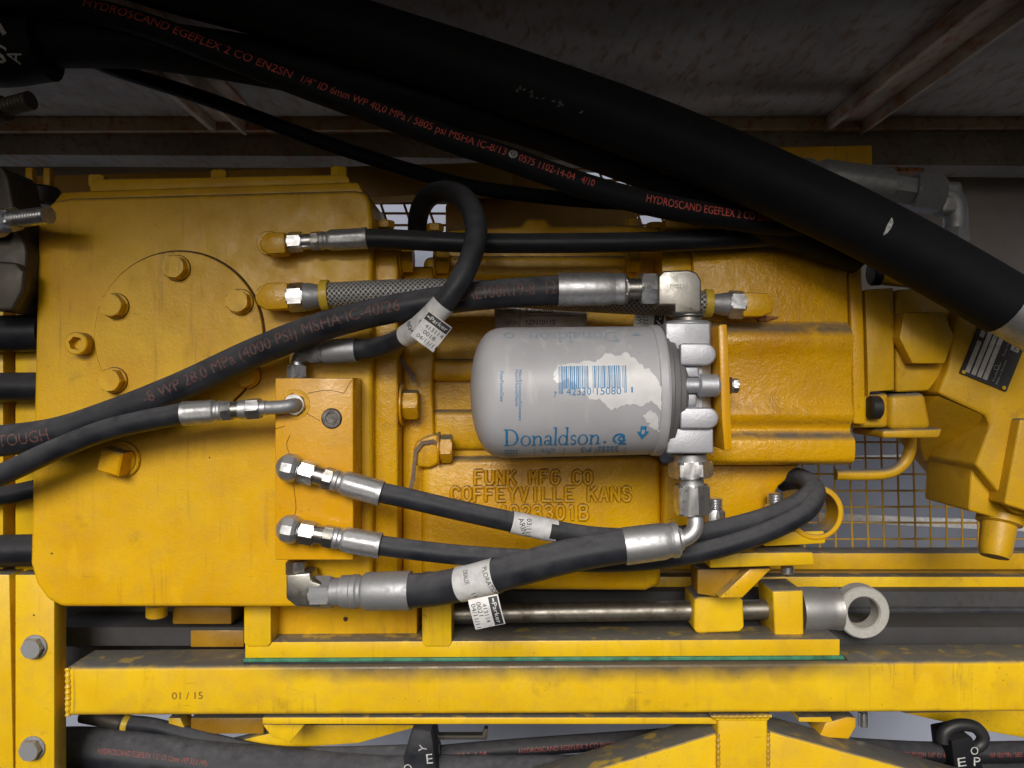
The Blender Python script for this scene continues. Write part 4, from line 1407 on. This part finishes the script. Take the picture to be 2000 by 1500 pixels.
t = hose('hydraulic_hose', 'black hose from the lowest valve block port passing behind the thick tagged hose', (745, 1060, -112))
ball_elbow(t, 567, 1034, -114, 590, 1038)
chain(t, (580, 1037, -114), (745, 1066, -112), [('swivel_nut', 'hex', 6, 36, 22, M['nickel']), ('neck', 'cyl', 35, 54, 18, M['nickel']), ('hex_collar', 'hex', 52, 74, 21, M['nickel']), ('ferrule', 'ferrule', 73, 166, 25, M['ferrule'])])
p, o = hose_tube(t, [(735, 1064, -112), (800, 1073, -110), (900, 1084, -104), (1000, 1091, -92), (1100, 1096, -82), (1200, 1098, -78), (1300, 1090, -74), (1400, 1071, -66), (1500, 1038, -56), (1566, 1004, -40), (1590, 976, -16),
                      (1590, 954, 20), (1568, 940, 50), (1530, 940, 100)], 19.5, M['rubber_dusty'])

# --- thick lower hose to the filter head
t = hose('hydraulic_hose', 'thick dusty black hose with white wrap rising right to the base of the filter head', (1000, 1130, -120))
mb = MB()
mb.hexbody(V(580, 1095, -45), (0, 0, -1), 21, 26, .1)
mb.prism([(558, 1122), (606, 1118), (609, 1134), (628, 1140), (628, 1186), (578, 1186), (558, 1170)], -72, -18, 5, 3)
mb.build('elbow_fitting', M['nickel'], t)
chain(t, (607, 1157, -45), (810, 1153, -70), [('swivel_nut', 'hex', 4, 44, 30, M['ferrule_grey']), ('neck', 'cyl', 42, 66, 27, M['ferrule_grey']), ('hex_collar', 'cyl', 62, 84, 32, M['ferrule_grey']), ('ferrule', 'smooth', 80, 196, 37, M['ferrule_grey'])])
p, o = hose_tube(t, [(790, 1154, -68, 33), (850, 1150, -86, 33), (930, 1134, -116, 33), (1020, 1110, -140, 33), (1120, 1084, -152, 33), (1240, 1063, -152, 33)], 33, M['rubber_dusty'])
chain(t, (1218, 1067, -152), (1335, 1052, -150), [('ferrule', 'smooth2', 0, 108, 36, M['ferrule']), ('neck', 'cyl', 100, 116, 22, M['ferrule'])])
p2 = Path([(1318, 1056, -150), (1340, 1050, -148), (1355, 1036, -144), (1358, 1016, -138), (1353, 985, -132)], 16, 2)
MB().tube(p2).build('tube_elbow', M['ferrule'], t)
chain(t, (1352, 1004, DC), (1348, 886, DC), [('swivel_nut', 'hex', 0, 58, 33, M['zinc']), ('neck', 'cyl', 55, 75, 24, M['ferrule']), ('adapter_nut', 'hex', 72, 104, 40, M['zinc']), ('washer', 'cyl', 103, 118, 33, M['ferrule'])])
sa, sb = p.s_at_px(897), p.s_at_px(972)
wr = paper_tag(t, p, sa, sb, 1.6, -110, 170).build('paper_wrap', M['tag'], t)
F = Flat().text('PLORATION', 60, 26, 9, 58, rot=R(-84)).text('OBALIX', 22, 30, 9, 26, rot=R(-84)).text('11.2', 28, -14, 9, 20, rot=R(-84)).cut(6)
MB().flat(F, p.mapper(sa, 0, 2.1)).build('lettering', M['black_ink'], wr)
flag_tag(t, ((976, 1162), (988, 1222), (912, 1172)), -150, [('413114', .14, .62, 8, 36)], blackbox=None) if False else None
flag_tag(t, ((921, 1229), (911, 1172), (987, 1216)), -155, [], blackbox=None) if False else None
flag_tag(t, ((914, 1172), (929, 1230), (972, 1160)), -152, [('413114', .20, .42, 8, 34), ('0021', .12, .24, 8, 24), ('04/11/11', .14, .06, 8, 44)], blackbox=(.04, .66, .98, .96, 'Parker', 0))

# --- hanging tag behind the filter head
t = thing('paper_tag', 'white printed tag hanging behind the filter top, beside the elbow', 'tag', (1270, 645, -20))
flag_tag(t, ((1240, 600), (1236, 652), (1302, 600)), -20, [('4131', .2, .30, 8, 22), ('0022', .2, .18, 8, 22), ('0471', .2, .06, 8, 22)], blackbox=(.1, .62, .9, .92, 'PA', 0))

# ---------------------------------------------------------------- big hoses across the top
TG = 'black hoses crossing under the deck'
t = hose('suction_hose', 'very thick black hose slanting down to a bright steel collar at the right', (1300, 330, -150), TG)
p, o = hose_tube(t, [(100, -120, -150), (300, -52, -150), (500, 2, -150), (700, 64, -150), (1000, 160, -150), (1300, 268, -150), (1600, 398, -150), (1800, 500, -150), (1964, 594, -150)], 63, M['rubber_dark'], step=12)
chain(t, (1952, 586, -150), (2080, 660, -150), [('collar', 'cyl', 0, 130, 60, M['ferrule'])])
F = Flat().poly(rough_poly([(0, -18), (4, -6), (3, 8), (-3, 16), (-5, 2), (-3, -10)], 2, .8)).cut(5)
MB().flat(F.done(), p.mapper(p.s_at_px(1708), -.05, .5)).build('paint_splash', M['white_ink'], t)

F = Flat()
for q in range(16):
    x, y = rnd.uniform(0, 175), rnd.uniform(-4, 4)
    F.poly(rough_poly([(x, y), (x + rnd.uniform(3, 9), y + rnd.uniform(-1, 2)), (x + rnd.uniform(2, 8), y + rnd.uniform(3, 7))], 2, 1.3))
MB().flat(F.done(), p.mapper(p.s_at_px(975), -.52, .5)).build('worn_print', M['dust_ink'], t)

t = hose('suction_hose', 'second thick black hose in deep shadow just below the thickest one', (700, 180, -70), TG)
p, o = hose_tube(t, [(-80, 74, -70), (100, 84, -70), (300, 90, -70), (600, 138, -70), (985, 226, -70), (1150, 282, -68), (1300, 338, -60), (1500, 424, -50), (1680, 490, -30)], 46, M['rubber_dark'], step=12)
t = thing('hose_sleeve', 'black cloth sleeve with hand-drawn white marks at the upper left corner', 'sleeve', (50, 165, -70))
ss = [p.s_at_px(-60), p.s_at_px(82)]
sl = Path([(-80, 100, -80), (0, 104, -80), (60, 96, -80), (90, 92, -80)], 64, 6)
MB().tube(sl).build('wrap', M['rubber_dark'], t)
F = Flat().text('A', 58, -52, 26, 22, 0, rot=R(60)).text('S', 10, -34, 32, 26, 0, rot=R(-30)).text('1', 45, 0, 28, 8, 0, rot=R(25)).cut(6, 10)
MB().flat(F, sl.mapper(sl.s_at_px(0), 0, .8)).build('lettering', M['white_ink'], t)

t = hose('printed_hose', 'black hose with red print slanting across the top from the upper left corner', (600, 170, -130), TG)
p, o = hose_tube(t, [(-80, 0, -130), (0, 3, -130), (100, 10, -130), (190, 24, -130), (300, 55, -130), (400, 93, -130), (500, 131, -130), (600, 170, -130), (700, 207, -130), (800, 244, -130), (900, 280, -130), (1000, 313, -130), (1100, 349, -128),
                      (1200, 380, -122), (1300, 404, -112), (1400, 421, -100), (1500, 434, -86), (1650, 446, -60)], 24, M['rubber_dark'])
hose_text(t, p, 'HYDROSCAND EGEFLEX 2 CO EN2SN', 178, 17, M['red_ink'], .26, 400, .03)
hose_text(t, p, '1/4" ID 6mm WP 40,0 MPa / 5805 psi MSHA IC-8/13', 592, 15.5, M['red_ink'], .26, 396, .015)
hose_text(t, p, '0575 1102-14-04', 1014, 15, M['red_ink'], .20, 106, .015)
hose_text(t, p, '4/10', 1134, 15, M['red_ink'], .20, 25, .015)
hose_text(t, p, 'HYDROSCAND EGEFLEX 2 CO EN2SN 1/4 ID 6mm', 1258, 16, M['red_ink'], .16, 330, .025)
F = Flat().ring(0, 0, 6.5, 4.5, 20).ring(0, 0, 2.8, 1.2, 12)
for a in range(0, 360, 30):
    ca, sa_ = math.cos(R(a)), math.sin(R(a))
    F.poly([(6 * ca - 1 * sa_, 6 * sa_ + 1 * ca), (6 * ca + 1 * sa_, 6 * sa_ - 1 * ca), (8.5 * ca + .8 * sa_, 8.5 * sa_ - .8 * ca), (8.5 * ca - .8 * sa_, 8.5 * sa_ + .8 * ca)])
MB().flat(F.cut(4), p.mapper(p.s_at_px(1003), .26, .6)).build('emblem', M['white_ink'], t)

t = hose('thin_hose', 'thin black hose slanting behind the red printed one', (600, 270, 150), TG)
hose_tube(t, [(150, 100, 150), (220, 134, 150), (400, 192, 150), (600, 266, 150), (750, 317, 150), (900, 360, 150), (1010, 378, 160), (1150, 392, 200), (1300, 400, 260)], 14, M['rubber_dark'])

# grey fitting group behind the thick hose, upper right
t = thing('hose_end', 'grey hose end with big nuts turning down at the upper right', 'hose end', (1740, 360, 120))
chain(t, (1560, 340, 120), (1880, 388, 120), [('ferrule', 'smooth', 0, 178, 36, M['ferrule_grey']), ('hex_collar', 'hex', 172, 226, 27, M['ferrule_grey']), ('swivel_nut', 'hex', 222, 278, 37, M['ferrule_grey'])])
p = Path([(1828, 380, 120), (1850, 384, 120), (1862, 394, 120), (1866, 416, 120), (1866, 446, 120), (1866, 520, 120)], 22, 3)
MB().tube(p).build('tube_elbow', M['ferrule_grey'], t)
MB().box(1838, 352, 1884, 418, 98, 142, 12, 4).build('elbow_fitting', M['ferrule_grey'], t)
MB().hexbody(V(1866, 446, 120), (0, 0, -1), 27, 40, .3).build('swivel_nut', M['ferrule_grey'], t)

# ---------------------------------------------------------------- upper left: clamp casting and bolts
t = thing('clamp_casting', 'dirty steel casting at the left edge with projecting threaded bolts', 'casting', (20, 610, -60))
MB().prism([(-60, 318), (4, 325), (16, 345), (24, 390), (36, 440), (52, 490), (48, 560), (26, 612), (-60, 600)], -40, 60, 6, 3).build('body', M['dirty_steel'], t)
MB().prism([(-60, 505), (30, 512), (48, 530), (44, 566), (24, 606), (-60, 608)], -62, -36, 8, 3).build('boss', M['dirty_steel'], t)
def thread_bolt(A, B, segs):
    pa, pb = V(*A), V(*B)
    a = pb - pa
    L = a.length
    mb = MB()
    r = segs
    pr = [(0, 0)] + [(L * i / 24, r - (1.3 if i % 2 else 0)) for i in range(25)] + [(L, 0)]
    mb.lathe(pa, a, pr, 28, 0, False)
    return mb
mb = thread_bolt((30, 428, -80), (95, 420, -110), 16)
mb.hexbody(V(2, 432, -72), V(95, 420, -110) - V(2, 432, -72), 24, 36, .4)
mb.cyl(V(-30, 436, -60), V(95, 420, -110) - V(2, 432, -72), 30, 34)
mb.build('bolt', M['zinc'], t)
mb = thread_bolt((-20, 218, -80), (60, 196, -100), 17)
mb.hexbody(V(-30, 222, -78), V(60, 196, -100) - V(-20, 218, -80), 26, 44, .4)
mb.build('bolt', M['dirty_steel'], t)

t = thing('rubber_mount', 'small black rubber mount with two yellow ears beside the casing top', 'rubber mount', (82, 400, 220))
MB().cyl(V(82, 404, 230), (0, 0, 1), 38, 44, 32, 6).build('bush', M['black'], t)
MB().box(49, 327, 63, 362, 220, 240, 2).build('ear', M['cast'], t)
MB().box(84, 327, 97, 362, 220, 240, 2).build('ear', M['cast'], t)

# left edge hose stubs going behind the casing
EG = 'black hoses at the left edge'
for y0, y1, r, d, lab in ((652, 650, 36, 150, 'stout black hose stub at left edge beside the cover plate'),
                       (757, 756, 29, 150, 'grey-black hose stub at left edge just above the two crossing hoses'),
                       (968, 952, 19, 150, 'thin black hose stub at left edge below the two crossing hoses'),
                       (1076, 1074, 31, 150, 'lowest black hose stub at left edge, beside the casing bottom')):
    p = Path([(-120, y0, d - 140), (0, y0 - (y0 - y1) * .4, d - 120), (70, y1, d - 90), (200, y1, d - 20)], r)
    o = MB().tube(Path([(-120, y0 + 4, 52), (0, y0, 52), (88, y1, 52)], r)).build('hose_stub', M['rubber'])
    tag(o, lab, 'hose', EG)

# ---------------------------------------------------------------- below the beam
BG = 'black hoses below the beam'
t = hose('bundle_hose', 'grey-black hose dipping from a steel union at the lower left', (500, 1470, 215), BG)
hose_tube(t, [(236, 1412, 215), (300, 1418, 215), (400, 1444, 215), (520, 1470, 213), (640, 1474, 211), (860, 1468, 211)], 15, M['rubber_dusty'])
chain(t, (160, 1396, 220), (250, 1414, 215), [('union', 'cyl', 0, 84, 15, M['dirty_steel']), ('yellow_tape', 'cyl', 84, 96, 17, M['yring'])])
t = hose('bundle_hose', 'fat black hose with red print along the bottom left', (500, 1500, 195), BG)
p, o = hose_tube(t, [(60, 1470, 195), (160, 1466, 195), (300, 1478, 195), (500, 1502, 195), (800, 1520, 195), (1200, 1522, 195)], 44, M['rubber_dusty'], step=10)
hose_text(t, p, 'HYDROSCAND EGEFLEX 1/2" ID 12mm WP 33,0 MPa', 214, 10, M['dull_red_ink'], .5, 200, .01)
t = hose('bundle_hose', 'black hose with red print rising to the right under the beam centre', (900, 1465, 235), BG)
p, o = hose_tube(t, [(560, 1492, 235), (760, 1482, 235), (940, 1466, 235), (1100, 1454, 237), (1300, 1440, 245), (1420, 1430, 255)], 17, M['rubber'])
hose_text(t, p, 'HYDROSCAND EGEFLEX 2 CO EN2SN', 1012, 9, M['dull_red_ink'], .1, 190, .01)
hose_text(t, p, 'EN2SN 1/4', 860, 9, M['dull_red_ink'], .1, 90, .01)
t = hose('bundle_hose', 'black hose with red print at the lower right, held by a black strap', (1850, 1465, 215), BG)
p, o = hose_tube(t, [(1420, 1440, 215), (1600, 1456, 215), (1700, 1464, 215), (1850, 1470, 215), (2120, 1466, 215)], 20, M['rubber'])
hose_text(t, p, 'HYDROSCAND EGEFLEX 2 CO EN2SN 1/4" ID 6mm', 1640, 9, M['dull_red_ink'], .2, 208, .01)
hose_text(t, p, 'WP 40,0 MPa / 5805 psi MSHA IC-8/13', 1920, 9, M['dull_red_ink'], .2, 120, .01)
t = hose('bundle_hose', 'lowest black hose at the lower right corner, below the strapped printed one', (1850, 1500, 215), BG)
hose_tube(t, [(1420, 1490, 225), (1650, 1500, 220), (1850, 1510, 215), (2120, 1506, 215)], 21, M['rubber'])

t = thing('hose_strap', 'black webbing strap with white letters around hoses, lower centre left', 'strap', (820, 1500, 185))
q = Path([(800, 1432, 136), (812, 1455, 122), (822, 1480, 114), (830, 1520, 112)], 24)
MB().prism([(806, 1425), (842, 1430), (858, 1530), (790, 1530), (788, 1480)], 140, 250, 4).build('webbing', M['rubber_dusty'], t)
F = Flat().text('E', 834, -1492, 20, 12, .02, rot=R(6)).text('Y', 832, -1470, 16, 14, .02, rot=R(80)).text('O', 792, -1512, 18, 16, .0, rot=R(20))
MB().flat(F.done(), lambda x, y: V(x, -y, 139.5)).build('lettering', M['white_ink'], t)
t = thing('hose_strap', 'black webbing strap with buckle and white letters at the lower right', 'strap', (1890, 1500, 185))
MB().prism([(1858, 1448), (1900, 1440), (1932, 1530), (1868, 1530)], 160, 250, 4).build('webbing', M['rubber_dark'], t)
MB().tube(Path([(1842, 1450, 185), (1846, 1428, 185), (1872, 1416, 185), (1904, 1420, 185), (1920, 1440, 185), (1910, 1458, 185), (1880, 1462, 185)], 12)).build('buckle', M['black'], t)
F = Flat().text('OP', 1904, -1482, 17, 28, .02, rot=R(-72)).text('E', 1868, -1500, 20, 16, .02, rot=R(-80))
F = Flat().text('O', 1896, -1474, 16, 15, .02).text('P', 1902, -1496, 18, 13, .02).text('E', 1872, -1498, 18, 16, .02, rot=R(8))
MB().flat(F.done(), lambda x, y: V(x, -y, 159.5)).build('lettering', M['white_ink'], t)

t = thing('cable_bracket', 'yellow brackets hanging under the long beam at left', 'bracket', (430, 1400, 245))
MB().prism([(328, 1402), (352, 1402), (362, 1425), (366, 1460), (330, 1450)], 210, 260, 3).build('ear', M['frame'], t)
MB().box(372, 1402, 515, 1434, 215, 260, 3).build('plate', M['brown'], t)  # yellow bracket, shadow under the beam put into its colour
t = thing('gusset_plate', 'yellow triangular gusset under the beam left of centre', 'gusset', (600, 1415, 120))
MB().prism([(512, 1415), (596, 1415), (566, 1452), (530, 1440)], 110, 150, 3).build('rib', M['frame'], t)
MB().prism([(596, 1416), (830, 1416), (700, 1452), (560, 1462), (400, 1462)], 230, 260, 3).build('web', M['frame'], t)
o = MB().prism([(842, 1421), (850, 1421), (856, 1437), (942, 1437), (946, 1424), (953, 1424), (951, 1445), (848, 1445)], 215, 235, 1).build('wire_bracket', M['dirty_steel'])
tag(o, 'small grey U-shaped bracket under the beam, right of the gusset', 'bracket')
t = thing('lug_bracket', 'yellow lug with silver bolt under the beam at right', 'bracket', (1640, 1440, 195))
MB().prism([(1560, 1401), (1622, 1400), (1628, 1412), (1560, 1410)], 120, 220, 2).build('plate', M['frame'], t)
MB().prism([(1612, 1412), (1655, 1400), (1672, 1402), (1672, 1420), (1658, 1444), (1600, 1440)], 120, 200, 3).build('ear', M['case'], t)
MB().cyl(V(1686, 1390, 245), (0, 0, -1), 11, 34, 20, 2).build('bolt', M['zinc'], t)
o = MB().prism([(1760, 1392), (2120, 1384), (2120, 1452), (2000, 1442), (1900, 1424)], 300, 340, 5).build('skirt_plate', M['frame'])
tag(o, 'curved yellow skirt plate under the beam at the lower right', 'plate')
